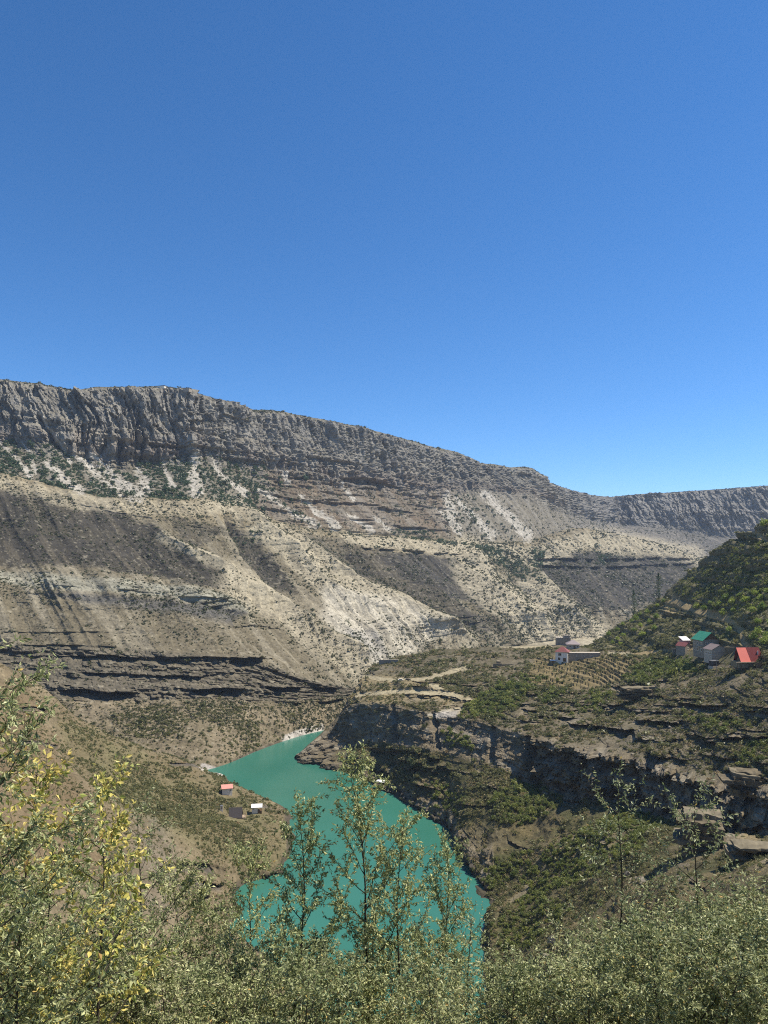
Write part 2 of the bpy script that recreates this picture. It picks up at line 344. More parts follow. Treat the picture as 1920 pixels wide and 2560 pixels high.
        s.P = s.P+h*(m*a*(sstep(-L*1.2, 0, dn)*(1-sstep(0, 2.5, dn))*.8-sstep(0, 3, dn)*(1-sstep(L*.5, L*2, dn))))[..., None]
    # river bank below the ledges
    s.P = s.P+n*(wbk*(fbm(X/26, Y/26, Z/26, 4)*3.0+fbm(X/5, Y/5, Z/5, 3)*.9)*(1-.75*sstep(9.7, 10, t)))[..., None]
    # ---------------- colours
    n2 = normals(s.P); steep = 1-np.clip(n2[..., 2], 0, 1)
    grey = lin(140, 133, 119); C = np.zeros(u.shape+(3,))+grey
    cn = fbm(sx/25, Z/60, Y/80, 4); cs = fbm(sx/6, Z/45, Y/50, 3)
    C = mixc(C, wc*sstep(-.1, .5, cn)*.6, lin(128, 121, 108)); C = mixc(C, wc*sstep(.15, .5, cs)*.5, lin(188, 177, 154)); C = mixc(C, wc*sstep(.1, .5, fbm(sx/4+7, Z/30, Y/40, 3))*.6, lin(98, 95, 88)); C = mixc(C, wc*sstep(.2, .5, f5+.5*f4)*.5, lin(176, 166, 146)); C = mixc(C, wc*sstep(.2, .5, -f5)*.4, lin(104, 100, 90))
    C = mixc(C, wc*sstep(.0, .4, fbm(X/50+3, Y/50, Z/30, 3))*low*.55, lin(178, 158, 128))
    C = mixc(C, wc*sstep(.55, .25, steep)*.7, lin(150, 138, 108))
    C = mixc(C, band(t, -.5, 1.5, .3)*.7, lin(140, 130, 104))
    C = mixc(C, band(t, 2.75, 3.2, .15)*(u < 1400)*.6*sstep(-.3, .3, cn), lin(140, 118, 98))
    C = mixc(C, wtal*.9, lin(150, 140, 118)); C = mixc(C, wtal*brn*.85, lin(134, 119, 98)); C = mixc(C, wtal*brn*bedn(bd, 6., sx/90, 12.)*.4, lin(160, 136, 108)); C = mixc(C, wtal*brn*sstep(.1, .5, cs)*.4, lin(108, 100, 84)); C = mixc(C, wtal*sstep(.0, .35, st)*.3, lin(190, 182, 166))
    C = mixc(C, far*.6, lin(128, 124, 118)); C = mixc(C, far*sstep(.15, .5, cs)*.4, lin(186, 174, 156))
    soil = lin(146, 134, 106)
    C = mixc(C, band(t, 4.02, 12, .05), soil)
    C = mixc(C, band(t, 4.02, 5.5, .2)*sstep(-.4, .3, cn+.2)*.7, lin(182, 164, 126))
    stn = fbm(sx/9, Z/90, 0*Z+5, 3)
    C = mixc(C, (wsh+wlow)*sstep(.05, .45, stn)*.55, lin(188, 176, 148)); C = mixc(C, (wsh+wlow)*sstep(.1, .5, -stn)*.55, lin(126, 115, 92))
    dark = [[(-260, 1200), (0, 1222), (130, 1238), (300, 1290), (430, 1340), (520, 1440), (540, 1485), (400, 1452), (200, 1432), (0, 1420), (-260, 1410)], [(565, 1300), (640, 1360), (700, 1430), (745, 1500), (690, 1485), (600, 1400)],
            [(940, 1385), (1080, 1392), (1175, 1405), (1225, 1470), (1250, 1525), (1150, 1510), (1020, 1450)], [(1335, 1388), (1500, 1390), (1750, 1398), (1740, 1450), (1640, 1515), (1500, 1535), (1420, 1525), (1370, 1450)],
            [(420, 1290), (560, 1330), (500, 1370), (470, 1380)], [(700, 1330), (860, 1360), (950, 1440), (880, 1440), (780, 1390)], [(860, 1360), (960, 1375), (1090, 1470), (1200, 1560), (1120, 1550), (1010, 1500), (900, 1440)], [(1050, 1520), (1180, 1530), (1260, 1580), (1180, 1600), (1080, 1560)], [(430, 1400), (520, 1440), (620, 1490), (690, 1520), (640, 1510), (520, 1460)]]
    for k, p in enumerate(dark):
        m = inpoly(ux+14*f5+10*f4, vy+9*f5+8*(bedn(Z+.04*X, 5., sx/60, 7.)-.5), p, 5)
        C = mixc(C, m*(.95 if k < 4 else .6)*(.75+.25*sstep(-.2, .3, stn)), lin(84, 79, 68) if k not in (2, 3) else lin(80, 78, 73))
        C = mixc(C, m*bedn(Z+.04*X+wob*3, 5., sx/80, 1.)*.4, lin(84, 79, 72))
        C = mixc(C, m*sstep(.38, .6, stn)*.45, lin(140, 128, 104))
    pb, _ = dpoly(ux, vy, [(-260, 1440), (0, 1452), (150, 1465), (330, 1478), (470, 1495), (590, 1525)])
    C = mixc(C, sstep(24, 12, pb)*(.45+.55*sstep(-.3, .2, cs)), lin(196, 190, 164))
    C = mixc(C, sstep(24, 12, pb)*bedn(Z+.02*X+nf, 2.2, sx/40, 5.)*.35, lin(120, 116, 100))
    C = mixc(C, inpoly(ux, vy, [(90, 1488), (250, 1500), (450, 1515), (590, 1540), (560, 1575), (440, 1545), (200, 1515)], 10)*.8, lin(112, 110, 106))
    pale = [([(399, 1351), (498, 1409), (555, 1455), (637, 1498)], 22, .75), ([(560, 1450), (640, 1500), (712, 1539), (770, 1579), (857, 1631), (930, 1680)], 60, .75), ([(637, 1335), (694, 1380), (787, 1470), (850, 1520)], 26, .8), ([(683, 1340), (764, 1400), (880, 1475), (1007, 1535), (1157, 1605)], 38, .7),
            ([(1165, 1380), (1205, 1459), (1261, 1505), (1350, 1585)], 52, .9), ([(1330, 1470), (1411, 1540), (1480, 1600)], 48, .9), ([(1200, 1370), (1330, 1400), (1480, 1350), (1640, 1370), (1740, 1398)], 34, .75), ([(860, 1345), (1000, 1360), (1160, 1378)], 22, .7), ([(560, 1260), (640, 1300)], 28, .6), ([(20, 1215), (200, 1265), (330, 1270), (560, 1270)], 26, .55)]
    for p, wd, a in pale:
        q, _ = dpoly(ux, vy, p); C = mixc(C, sstep(wd*1.05, wd*.45, q)*min(1, a*1.15)*(.6+.4*sstep(-.3, .3, cs)), lin(222, 207, 172))
    C = mixc(C, inpoly(ux, vy, [(790, 1478), (960, 1505), (1100, 1590), (1000, 1640), (930, 1685), (850, 1600), (800, 1545)], 14)*(.55+.45*sstep(-.4, .2, stn)), lin(236, 224, 196))
    C = mixc(C, inpoly(ux, vy, [(850, 1580), (940, 1590), (960, 1640), (930, 1690), (880, 1650)], 12)*.6, lin(205, 198, 184))
    scree = [([(104, 1045), (130, 1085), (174, 1158)], 7), ([(64, 1114), (92, 1180)], 7), ([(0, 1108), (40, 1145), (80, 1190)], 9), ([(231, 1149), (290, 1200), (345, 1245)], 22), ([(347, 1178), (368, 1222)], 15), ([(482, 1143), (490, 1225)], 20), ([(689, 1178), (712, 1214)], 8),
             ([(642, 1230), (700, 1270), (785, 1316)], 11), ([(746, 1247), (833, 1322)], 11), ([(839, 1212), (868, 1253)], 6), ([(926, 1300), (960, 1328)], 9), ([(1084, 1274), (1151, 1326)], 11), ([(1110, 1233), (1128, 1290)], 16), ([(1209, 1239), (1319, 1343)], 16), ([(120, 1160), (200, 1230)], 16), ([(410, 1160), (430, 1215)], 9), ([(530, 1160), (560, 1200), (620, 1240)], 9), ([(860, 1290), (920, 1330)], 8),
             ([(1140, 1250), (1230, 1340)], 14), ([(180, 1140), (300, 1235)], 9)]
    s.scree = np.zeros(u.shape)
    for p, wd in scree:
        q, par = dpoly(ux*.4+u*.6, vy*.4+v*.6, p); q = q+wd*.7*f5+wd*.5*f4; s.scree = np.maximum(s.scree, sstep(wd*1.15, wd*.8, q/(.55+.6*par))); C = mixc(C, sstep(wd*1.0, wd*.75, q/(.55+.6*par))*.9*(.55+.45*sstep(-.35, .1, fbm(X/12, Y/12, Z/12, 3))), lin(226, 216, 196))
    lb = wl
    C = mixc(C, lb*.95, lin(140, 130, 108)); C = mixc(C, lb*sstep(-.1, .5, nf)*.4, lin(168, 154, 126)); C = mixc(C, lb*bedn(tt*40, 2., sx/60, 2.)*.45, lin(112, 104, 88)); C = mixc(C, lb*sstep(.5, .8, steep)*.6, lin(108, 100, 86))
    C = mixc(C, wbk*.95, lin(152, 138, 108)); C = mixc(C, wbk*sstep(-.1, .4, fbm(X/14, Y/14, Z/14, 4))*.6, lin(182, 164, 132))
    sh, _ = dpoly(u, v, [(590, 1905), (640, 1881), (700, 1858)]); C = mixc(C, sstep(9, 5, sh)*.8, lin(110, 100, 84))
    bc, _ = dpoly(u, v, [(715, 1848), (745, 1836), (800, 1822)]); C = mixc(C, sstep(12, 8, bc), lin(232, 222, 206))
    bc, _ = dpoly(u, v, [(508, 1920), (535, 1926)]); C = mixc(C, sstep(10, 6, bc), lin(206, 196, 182))
    spk = vnoise(X/2.1, Y/2.1, Z/2.1); C = C*(1+.2*fbm(X/3, Y/3, Z/3, 2))[..., None]; C = mixc(C, sstep(.55, .75, spk)*.5*(1-wc), lin(206, 194, 164)); C = mixc(C, sstep(.5, .72, -spk)*.55, lin(92, 86, 66))
    # dry scrub tint on gentle ground
    C = tone(C, 1., 1.)*(1+.42*wc)[..., None]; gy = (C*np.array([.3, .55, .15])).sum(-1, keepdims=True); C = C+(gy*np.array([1.02, 1., .95])-C)*(.35*wc)[..., None]
    s.C = np.clip(tone(C, .50, .96), .01, .9); s.stn = stn; s.cn = cn; s.wtal = wtal; s.ux = ux; s.vy = vy; s.steep = steep
    s.wc, s.wsh, s.wl, s.wlow, s.wbk, s.far = wc, wsh, wl, wlow, wbk, far
sheetA(sA)
finish(sA, 'mountain', M_far, smooth=False)

# ======================================================= B: the right bank with its plateau, cliffs and slope to the water
B1 = [(690, 1925, dist_for_z(1925, -156)), (738, 1893, dist_for_z(1893, -151)), (770, 1862, 585), (800, 1836, 600), (840, 1796, 618), (862, 1768, 622), (880, 1735, 630), (905, 1692, 660), (940, 1662, 690), (1000, 1641, 700), (1100, 1624, 690), (1200, 1618, 680), (1400, 1613, 650), (1500, 1624, 600),
      (1650, 1630, 540), (1720, 1626, 500), (1800, 1638, 440), (1920, 1650, 380), (2180, 1650, 330)]
B = [[(p, y+14, d+70) for p, y, d in B1], B1,
     [(690, 1930, dist_for_z(1930, -158)), (738, 1898, dist_for_z(1898, -153)), (770, 1870, 577), (800, 1846, 592), (840, 1808, 606), (862, 1782, 612), (880, 1755, 614), (905, 1718, 618), (950, 1703, 622), (1060, 1690, 600), (1200, 1700, 560), (1340, 1715, 520), (1500, 1720, 490), (1650, 1725, 430), (1800, 1730, 370), (1920, 1740, 325), (2180, 1750, 280)],
     [(690, 1934, dist_for_z(1934, -160)), (738, 1900, dist_for_z(1900, -155)), (770, 1876, 573), (800, 1856, 584), (840, 1820, 594), (870, 1768, 590), (905, 1756, 583), (950, 1755, 562), (1060, 1776, 520), (1180, 1797, 490), (1250, 1818, 462), (1340, 1838, 432), (1440, 1858, 407), (1530, 1872, 385), (1650, 1903, 345), (1750, 1935, 312), (1850, 1962, 282), (1920, 1965, 265), (2180, 1975, 225)],
     [(690, 1938, dist_for_z(1938, -162)), (738, 1902, dist_for_z(1902, -157)), (770, 1884, 571), (800, 1884, 567), (870, 1868, 568), (950, 1850, 538), (1060, 1868, 492), (1180, 1893, 461), (1250, 1912, 437), (1340, 1962, 417), (1440, 1992, 393), (1530, 1996, 374), (1600, 2022, 350), (1650, 2036, 334), (1750, 2072, 298), (1850, 2085, 269), (1920, 2085, 253), (2180, 2090, 215)],
     [(690, 1945, dist_for_z(1945, -164)), (738, 1912, dist_for_z(1912, -156))]+[(p, y, dist_for_z(y, -150.5)) for p, y in ((770, 1898), (800, 1910), (830, 1921), (880, 1937), (940, 1957), (1000, 1992), (1060, 2032), (1140, 2087), (1150, 2132), (1180, 2182), (1212, 2226))]+[(1340, 2200, 338), (1500, 2200, 283), (1700, 2200, 222), (1850, 2155, 203), (1920, 2150, 190), (2180, 2150, 160)],
     [(p, y, dist_for_z(y, -168)) for p, y in ((690, 1990), (770, 1965), (880, 1990), (1000, 2050), (1080, 2120), (1120, 2200))]+[(1160, 2270, dist_for_z(2270, -160)), (1215, 2330, dist_for_z(2330, -149.5)), (1340, 2330, 285), (1500, 2330, 232), (1700, 2330, 172), (1920, 2300, 140), (2180, 2300, 118)],
     [(p, y, dist_for_z(y, -175)) for p, y in ((690, 2100), (880, 2100), (1000, 2160), (1100, 2300))]+[(1150, 2450, dist_for_z(2450, -165)), (1215, 2520, dist_for_z(2520, -150)), (1340, 2560, 205), (1500, 2560, 168), (1700, 2560, 120), (1920, 2560, 95), (2180, 2560, 80)]]
sB = loft(B, 690, 2100, 2.15, 2.05, smD=12, sharp=(0, 1))
def sheetB(s):
    X, Y, Z = s.P[..., 0], s.P[..., 1], s.P[..., 2]; t, u, v, h, n = s.t, s.u, s.v, s.h, s.n
    wob = fbm(X/60, Y/60, Z/60, 3); nf = fbm(X/5, Y/5, Z/5, 3); nm = fbm(X/16, Y/16, Z/16, 4)
    ux = u+fbm(X/30, Y/30, Z/30, 3)*14; vy = v+fbm(X/30+7, Y/30, Z/30, 3)*10
    hx = np.stack([0*u-.62, 0*u-.78, 0*u], -1)
    sx = .78*X-.62*Y
    wcl = band(t, 3, 4.03, .04); wpl = band(t, 1, 3, .1); wlo = band(t, 4, 7.5, .1)
    wpl = wpl*sstep(830, 900, u)
    tip = 1-sstep(780, 900, u)
    # broken cliff: blocks, chimneys, thin beds
    bl = ridged(sx/24, Z/80, wob, 2); blk = fbm(np.floor(sx/5.3+wob*2), np.floor((Z+nm*2)/4.1), 0*Z, 1)
    beds = bedn(Z+.03*X+wob*2, 2.9, sx/40); beds2 = bedn(Z+.03*X+wob*2, 1.1, sx/20, 4.)
    bt = t-3
    prof = np.interp(bt+.05*nm, [-.03, .0, .16, .2, .42, .46, .75, .8, 1.02], [0, 2.5, 2.2, -1.5, -1.2, 2.0, 1.2, -2.5, 0])
    deep = sstep(1320, 1360, u)*(1-sstep(1560, 1700, u))
    cb = 2.6*cells(sx/4.2, (Z+nf)/2.3)+1.8*cells(sx/9, (Z+nm)/6)+1.1*cells(sx/1.9, Z/1.1)
    soft = .32+.6*sstep(1290, 1345, u)
    d = wcl*soft*(cb+prof*(1+.7*deep)+bl*(3.2+2*deep)+blk*1.6+beds*1.4+beds2*.6+nf*1.0)
    # corners where the face steps back
    for p, wd, a in (([(1330, 1845), (1345, 1960)], 14, -10), ([(1500, 1870), (1510, 1960)], 16, 6), ([(1240, 1815), (1235, 1900)], 10, -5), ([(1090, 1785), (1095, 1870)], 9, -5), ([(985, 1760), (990, 1850)], 9, -6), ([(1590, 1890), (1600, 2010)], 14, -7)):
        q, _ = dpoly(ux, v, p); d = d+wcl*a*np.clip(1-q/wd, 0, 1)
    s.P = s.P+hx*d[..., None]
    # tip of the rocky promontory
    s.P = s.P+hx*(tip*band(t, 1.5, 5.2, .3)*(cb*.6+beds*1.8+bl*2.5+nf*1.2+ridged(sx/9, Z/9, 0*Z, 2)*1.5))[..., None]
    # scarps on the upper slope and lower down
    scarps = [([(1423, 1812), (1520, 1821), (1614, 1833)], 20, 4.5), ([(1301, 1777), (1400, 1785)], 12, 3), ([(1527, 1716), (1600, 1712), (1700, 1700)], 17, 3.2), ([(1692, 1760), (1770, 1767), (1857, 1776)], 16, 3.5), ([(1866, 1783), (1935, 1786), (2100, 1790)], 24, 4),
              ([(1618, 1880), (1712, 1899), (1812, 1908)], 20, 4), ([(1808, 1928), (1860, 1922), (1940, 1916), (2100, 1920)], 40, 5), ([(1688, 2018), (1760, 2014), (1820, 2022)], 55, 5), ([(1209, 1669), (1260, 1672), (1319, 1677)], 6, 1.8), ([(1350, 1800), (1410, 1806)], 12, 3),
              ([(1860, 2060), (1940, 2050), (2100, 2050)], 30, 3), ([(1760, 2100), (1860, 2096), (1940, 2110)], 26, 3), ([(1640, 1640), (1700, 1655)], 5, 1), ([(1060, 1740), (1150, 1750), (1230, 1775)], 9, 1.5), ([(905, 1640), (990, 1648), (1060, 1645)], 4, 1.5), ([(1120, 1655), (1210, 1650)], 4, 1.2),
              ([(1760, 2160), (1850, 2150), (1930, 2170)], 34, 3), ([(1070, 1890), (1130, 1905), (1200, 1918)], 16, 3), ([(930, 1868), (1010, 1870), (1060, 1885)], 14, 3), ([(1380, 2000), (1500, 2010), (1580, 2035)], 16, 2), ([(870, 1890), (940, 1905), (990, 1935)], 14, 3), ([(1560, 1745), (1640, 1742)], 10, 1.8), ([(1820, 1840), (1920, 1850), (2050, 1850)], 12, 2)]
    gr = np.random.default_rng(21)
    for k_ in range(85):
        x0 = gr.uniform(1000, 2060); y0 = np.interp(x0, [1000, 1200, 1500, 1800, 2100], [1700, 1712, 1728, 1745, 1760])+gr.random()*np.interp(x0, [1000, 1200, 1500, 1800, 2100], [50, 75, 130, 170, 190]); ln = gr.uniform(40, 150); dy = gr.uniform(.0, .14)
        scarps.append(([(x0, y0), (x0+ln/2, y0+dy*ln/2+gr.normal(0, 2)), (x0+ln, y0+dy*ln)], gr.uniform(4, 12), gr.uniform(1.2, 3.0)))
    for k_ in range(34):
        x0 = gr.uniform(900, 1900); y0 = np.interp(x0, [900, 1060, 1200, 1500, 1900], [1860, 1880, 1915, 2020, 2110])+gr.random()*np.interp(x0, [900, 1060, 1200, 1500, 1900], [50, 110, 200, 190, 100]); ln = gr.uniform(35, 100); dy = gr.uniform(.1, .35)
        scarps.append(([(x0, y0), (x0+ln/2, y0+dy*ln/2), (x0+ln, y0+dy*ln)], gr.uniform(5, 12), gr.uniform(1.2, 2.6)))
    s.rock = wcl.copy()
    for p, L, a in scarps:
        cc_ = np.where((s.u[0] > p[0][0]-40) & (s.u[0] < p[-1][0]+40))[0]
        if len(cc_) < 3: continue
        sl = np.s_[:, cc_[0]:cc_[-1]+1]; yl = np.interp(u[sl], [q[0] for q in p], [q[1] for q in p])+nm[sl]*5+nf[sl]*3; q, par = dpoly(ux[sl], v[sl], p)
        dn = v[sl]-yl; m = sstep(0, .07, par)*(1-sstep(.93, 1, par))*(q < 5*L)
        m = m*(.1+1.1*sstep(-.2, .25, fbm(sx[sl]/13+L, 0*Z[sl]+a, Y[sl]/60, 2)))
        pr = sstep(-L*1.5, 0, dn)*(1-sstep(0, 2.2, dn))*.8-sstep(0, 2.5, dn)*(1-sstep(L*.7, L*2.0, dn))*(1+.35*beds[sl]+.5*cells(sx[sl]/3.1, Z[sl]/1.5))
        s.P[sl] += hx[sl]*(m*a*pr)[..., None]; s.rock[sl] = np.maximum(s.rock[sl], m*sstep(-2, 2, dn)*(1-sstep(L*.7, L*1.2, dn)))
    pad0 = sstep(1.2, .8, np.hypot((u-1810)/130, (v-1640)/34))+sstep(1.2, .8, np.hypot((u-1430)/90, (v-1635)/26)); pad0 = np.clip(pad0, 0, 1)
    stp = bedn(Z+nm*.8, 2.0, sx/30, 6.)*1.5+bedn(Z+nm, 5., sx/60, 8.)*2.2
    s.P = s.P+hx*((wpl*.9+wlo*.5*sstep(4.1, 4.4, t))*(stp*1.7-2.4+1.3*cells(sx/3.3, Z/1.4))*sstep(-.35, .25, fbm(X/35+2, Y/35, Z/35, 3))*(1-pad0))[..., None]
    pad = np.zeros(u.shape)
    for a_, b_, rx, ry in ((1405, 1648, 30, 18), (1460, 1642, 52, 14), (1434, 1617, 40, 12), (1776, 1628, 50, 22), (1718, 1624, 36, 14), (1880, 1655, 60, 20), (1790, 1662, 24, 12), (1262, 1660, 45, 10)): pad = np.maximum(pad, sstep(1.25, .8, np.hypot((u-a_)/rx, (v-b_)/ry)))
    s.pad = pad
    # terraced fields under the white house
    ter = inpoly(ux, vy, [(1330, 1650), (1420, 1645), (1560, 1640), (1600, 1660), (1560, 1705), (1440, 1722), (1330, 1712)], 10)
    st = ((Z+nm*.5)/1.15) % 1
    s.P[..., 2] += ter*(.5-st)*1.7
    s.ter = ter
    # roads are levelled, everything else is rough
    roads = [([(905, 1690), (960, 1700), (1005, 1701), (1060, 1698), (1110, 1686), (1170, 1672)], 5), ([(1015, 1704), (1060, 1712), (1110, 1728), (1150, 1745), (1190, 1760)], 7), ([(900, 1738), (960, 1733), (1020, 1731), (1080, 1735), (1130, 1742), (1180, 1757)], 5), ([(1080, 1790), (1110, 1782), (1150, 1779)], 7),
             ([(1220, 1612), (1300, 1617), (1380, 1619)], 4), ([(1520, 1634), (1590, 1636), (1650, 1628), (1700, 1625), (1745, 1622)], 4)]
    rm = np.zeros(u.shape)
    for p, wd in roads:
        q, _ = dpoly(u+nf*2.0, v+nf*1.2, [(a, b) for a, b in p]); rm = np.maximum(rm, sstep(wd*1.15, wd*.85, q))
    paths = [([(1150, 1800+62), (1170, 1890), (1195, 1930), (1215, 1950)], 4.5), ([(1450, 2108), (1390, 2150), (1340, 2200), (1300, 2240), (1262, 2285)], 6), ([(1010, 1890), (985, 1920), (975, 1945)], 4)]
    pm = np.zeros(u.shape)
    for p, wd in paths:
        q, _ = dpoly(u+nm*9+nf*3, v+nm*5, p); pm = np.maximum(pm, sstep(wd*1.3, wd*.6, q))
    s.road = rm; s.path = pm
    rough = (1-rm)*(1-.7*pm)*(1-pad)
    s.P = s.P+n*((wpl*(nm*1.5+nf*.55)+wlo*(nm*3.2+fbm(X/40, Y/40, Z/40, 3)*4+nf*1.0)*sstep(4.0, 4.4, t)*(1-.6*band(t, 4.85, 5.1, .1)))*rough)[..., None]
    mound = inpoly(ux, vy, [(985, 1706), (1050, 1708), (1085, 1728), (1000, 1730)], 6)-.0
    s.P[..., 2] += mound*2.2*rough
    # rock rim at the water
    rim = band(t, 4.75, 5.0, .06)*(u < 1240)
    s.P = s.P+hx*(rim*(1.2+blk*1.6+nf*1.2+ridged(sx/7, Z/5, 0*Z, 2)*1.6))[..., None]
    # ---------------- colours
    n2 = normals(s.P); steep = 1-np.clip(n2[..., 2], 0, 1); s.steep = steep
    C = np.zeros(u.shape+(3,))+lin(134, 122, 96)
    C = mixc(C, sstep(-.05, .4, nm)*.55, lin(160, 146, 116)); C = mixc(C, sstep(.0, .45, fbm(X/11+4, Y/11, Z/11, 4))*.6, lin(104, 100, 68))
    C = mixc(C, wpl*sstep(.05, .4, fbm(X/22+8, Y/22, Z/22, 3))*.5, lin(148, 138, 114))
    C = mixc(C, wlo*.5, lin(126, 116, 78)); C = mixc(C, wlo*sstep(0, .4, fbm(X/9+1, Y/9, Z/9, 4))*.6, lin(150, 134, 92)); C = mixc(C, wlo*sstep(.05, .4, fbm(X/18+11, Y/18, Z/18, 4))*.7, lin(92, 96, 56))
    lg = bedn(Z+nm*.8, 2.0, sx/30, 6.)*sstep(.35, .55, steep)*wpl; C = mixc(C, lg*.5, lin(104, 98, 84))
    rk = np.clip(np.maximum(s.rock, np.maximum(tip*band(t, 1.5, 5.2, .3), rim))+sstep(.62, .8, steep)*.7, 0, 1)
    C = mixc(C, rk*.92, lin(156, 140, 110)); C = mixc(C, rk*sstep(0, .5, nm)*.6, lin(164, 152, 130)); C = mixc(C, rk*sstep(.25, .6, fbm(sx/3, Z/1.2, Y/3, 3))*.6, lin(104, 96, 84))
    C = mixc(C, rk*sstep(.15, .45, fbm(X/6+3, Y/6, Z/2.5, 3))*.65, lin(194, 182, 156))
    C = mixc(C, sstep(-147.4, -148.6, s.P[..., 2])*.75*(u > 760), lin(84, 78, 68))
    yel = inpoly(ux, vy, [(880, 1700), (960, 1690), (1050, 1700), (1120, 1720), (1200, 1762), (1120, 1765), (1020, 1760), (920, 1762), (870, 1750)], 10)
    C = mixc(C, yel*(.75-.3*sstep(0, .4, nm)), lin(190, 170, 124))
    C = mixc(C, ter*.7, lin(160, 140, 96)); C = mixc(C, ter*sstep(.35, .1, st)*.6, lin(112, 104, 60)); C = mixc(C, ter*sstep(.5, .8, st)*.4, lin(190, 168, 118))
    C = mixc(C, rm*.95, lin(212, 196, 156)); C = mixc(C, pm*.55, lin(176, 162, 130))
    C = mixc(C, inpoly(ux, v, [(1080, 1785), (1120, 1776), (1152, 1778), (1150, 1790), (1100, 1796)], 5)*.9, lin(216, 206, 188))
    C = mixc(C, inpoly(ux, vy, [(1860, 2040), (2180, 1990), (2180, 2200), (1900, 2200), (1840, 2120)], 20)*.7*(.4+.6*sstep(-.1, .3, nm)), lin(176, 158, 112))
    C = C*(1+.2*fbm(X/1.6, Y/1.6, Z/1.6, 2))[..., None]
    s.C = np.clip(tone(C, .52, .98), .01, .9); s.ux, s.vy, s.nm = ux, vy, nm
    s.wcl, s.wpl, s.wlo = wcl, wpl, wlo
sheetB(sB)
finish(sB, 'right_bank_hillside', M_mid, split={'road': sB.road, 'path': sB.path}, smooth=False)

# ======================================================= H: the green hill behind the houses
H1 = [(1400, 1640, 690), (1450, 1622, 688), (1480, 1609, 684), (1540, 1572, 688), (1600, 1532, 690), (1640, 1502, 682), (1665, 1484, 675), (1700, 1455, 662), (1735, 1426, 650), (1760, 1396, 640), (1790, 1371, 618), (1820, 1354, 600), (1850, 1336, 575), (1885, 1328, 550), (1900, 1316, 540), (1930, 1304, 525), (2000, 1270, 500), (2180, 1200, 450)]
H = [[(p, y+12, d+90) for p, y, d in H1], H1,
     [(1400, 1640, 670), (1480, 1614, 660), (1540, 1590, 648), (1640, 1545, 620), (1700, 1520, 590), (1760, 1490, 570), (1850, 1440, 510), (1920, 1420, 480), (2180, 1360, 410)],
     [(1400, 1642, 660), (1480, 1620, 640), (1540, 1606, 620), (1640, 1590, 570), (1700, 1575, 535), (1760, 1565, 505), (1850, 1545, 455), (1920, 1530, 430), (2180, 1500, 370)],
     [(1400, 1650, 640), (1480, 1632, 610), (1640, 1648, 515), (1760, 1655, 440), (1920, 1668, 366), (2180, 1670, 318)]]
sH = loft(H, 1400, 2100, 2.15, 2.05, smD=12, sharp=(0, 1))
def sheetH(s):
    X, Y, Z = s.P[..., 0], s.P[..., 1], s.P[..., 2]; t, u, v, h, n = s.t, s.u, s.v, s.h, s.n
    nm = fbm(X/18, Y/18, Z/18, 4); nf = fbm(X/4, Y/4, Z/4, 3)
    q, _ = dpoly(u+nf*4, v+nf*3, [(1685, 1498), (1700, 1512), (1745, 1530), (1795, 1542), (1832, 1555), (1848, 1575), (1862, 1605), (1885, 1640)]); rd = sstep(12, 7, q)
    q, _ = dpoly(u+nf*3, v+nf*2, [(1888, 1330), (1905, 1345), (1920, 1356), (2000, 1400)]); rd = np.maximum(rd, sstep(7, 4, q)); q, _ = dpoly(u+nf*2, v+nf*1.5, [(1490, 1636), (1590, 1637), (1650, 1629), (1700, 1626), (1750, 1623)]); rd = np.maximum(rd, sstep(5, 3.5, q)); s.road = rd
    pad = sstep(1.2, .8, np.hypot((u-1790)/120, (v-1640)/26))
    sh = inpoly(u+nf*8, v, [(1660, 1510), (1680, 1495), (1712, 1510), (1700, 1530), (1665, 1535)], 8)
    d = ((nm*3.5+nf*1.1)*(1-.8*rd)*sstep(.8, 1.2, t)+sstep(.3, .55, nm)*2*(1-rd)+1.6*(1-rd)*(bedn(Z+nm, 3., X/30, 2.)-.5))*(1-pad)
    yl = np.interp(u, [1820, 1840, 1880, 1900], [1352, 1342, 1344, 1350]); dn = v-yl-nf*3
    m = sstep(1815, 1835, u)*(1-sstep(1885, 1905, u)); d = d-m*4*sstep(0, 3, dn)*(1-sstep(9, 18, dn))
    yl = np.interp(u, [1650, 1690, 1740], [1532, 1536, 1542]); dn = v-yl-nf*3
    m2 = sstep(1645, 1660, u)*(1-sstep(1725, 1745, u)); d = d-m2*3*sstep(0, 3, dn)*(1-sstep(8, 16, dn))
    s.P = s.P+n*d[..., None]*.6+h*d[..., None]*.6
    C = np.zeros(u.shape+(3,))+lin(146, 136, 98)
    C = mixc(C, sstep(0, .45, fbm(X/9, Y/9, Z/9, 4))*.6, lin(116, 116, 68)); C = mixc(C, sstep(.1, .5, fbm(X/7+5, Y/7, Z/7, 4))*.5, lin(152, 140, 108))
    C = mixc(C, np.maximum(rd, sh*.9)*.95, lin(200, 174, 122)); C = mixc(C, m*sstep(-1, 2, dn)*.0, lin(100, 95, 85))
    s.C = np.clip(tone(C*(1+.2*fbm(X/1.6, Y/1.6, Z/1.6, 2))[..., None], .54, .95), .01, .9); s.ux, s.vy, s.nm = u+nm*12, v+nm*8, nm
sheetH(sH)
finish(sH, 'right_hill', M_mid, split={'track': sH.road})

def at2(px, py):
    a, b = at(sB, px, py), at(sH, px, py); qa, qb = proj(a), proj(b)
    if math.hypot(qb[0]-px, qb[1]-py) > 4: return a
    if math.hypot(qa[0]-px, qa[1]-py) > 4: return b
    return a if a[1] < b[1] else b
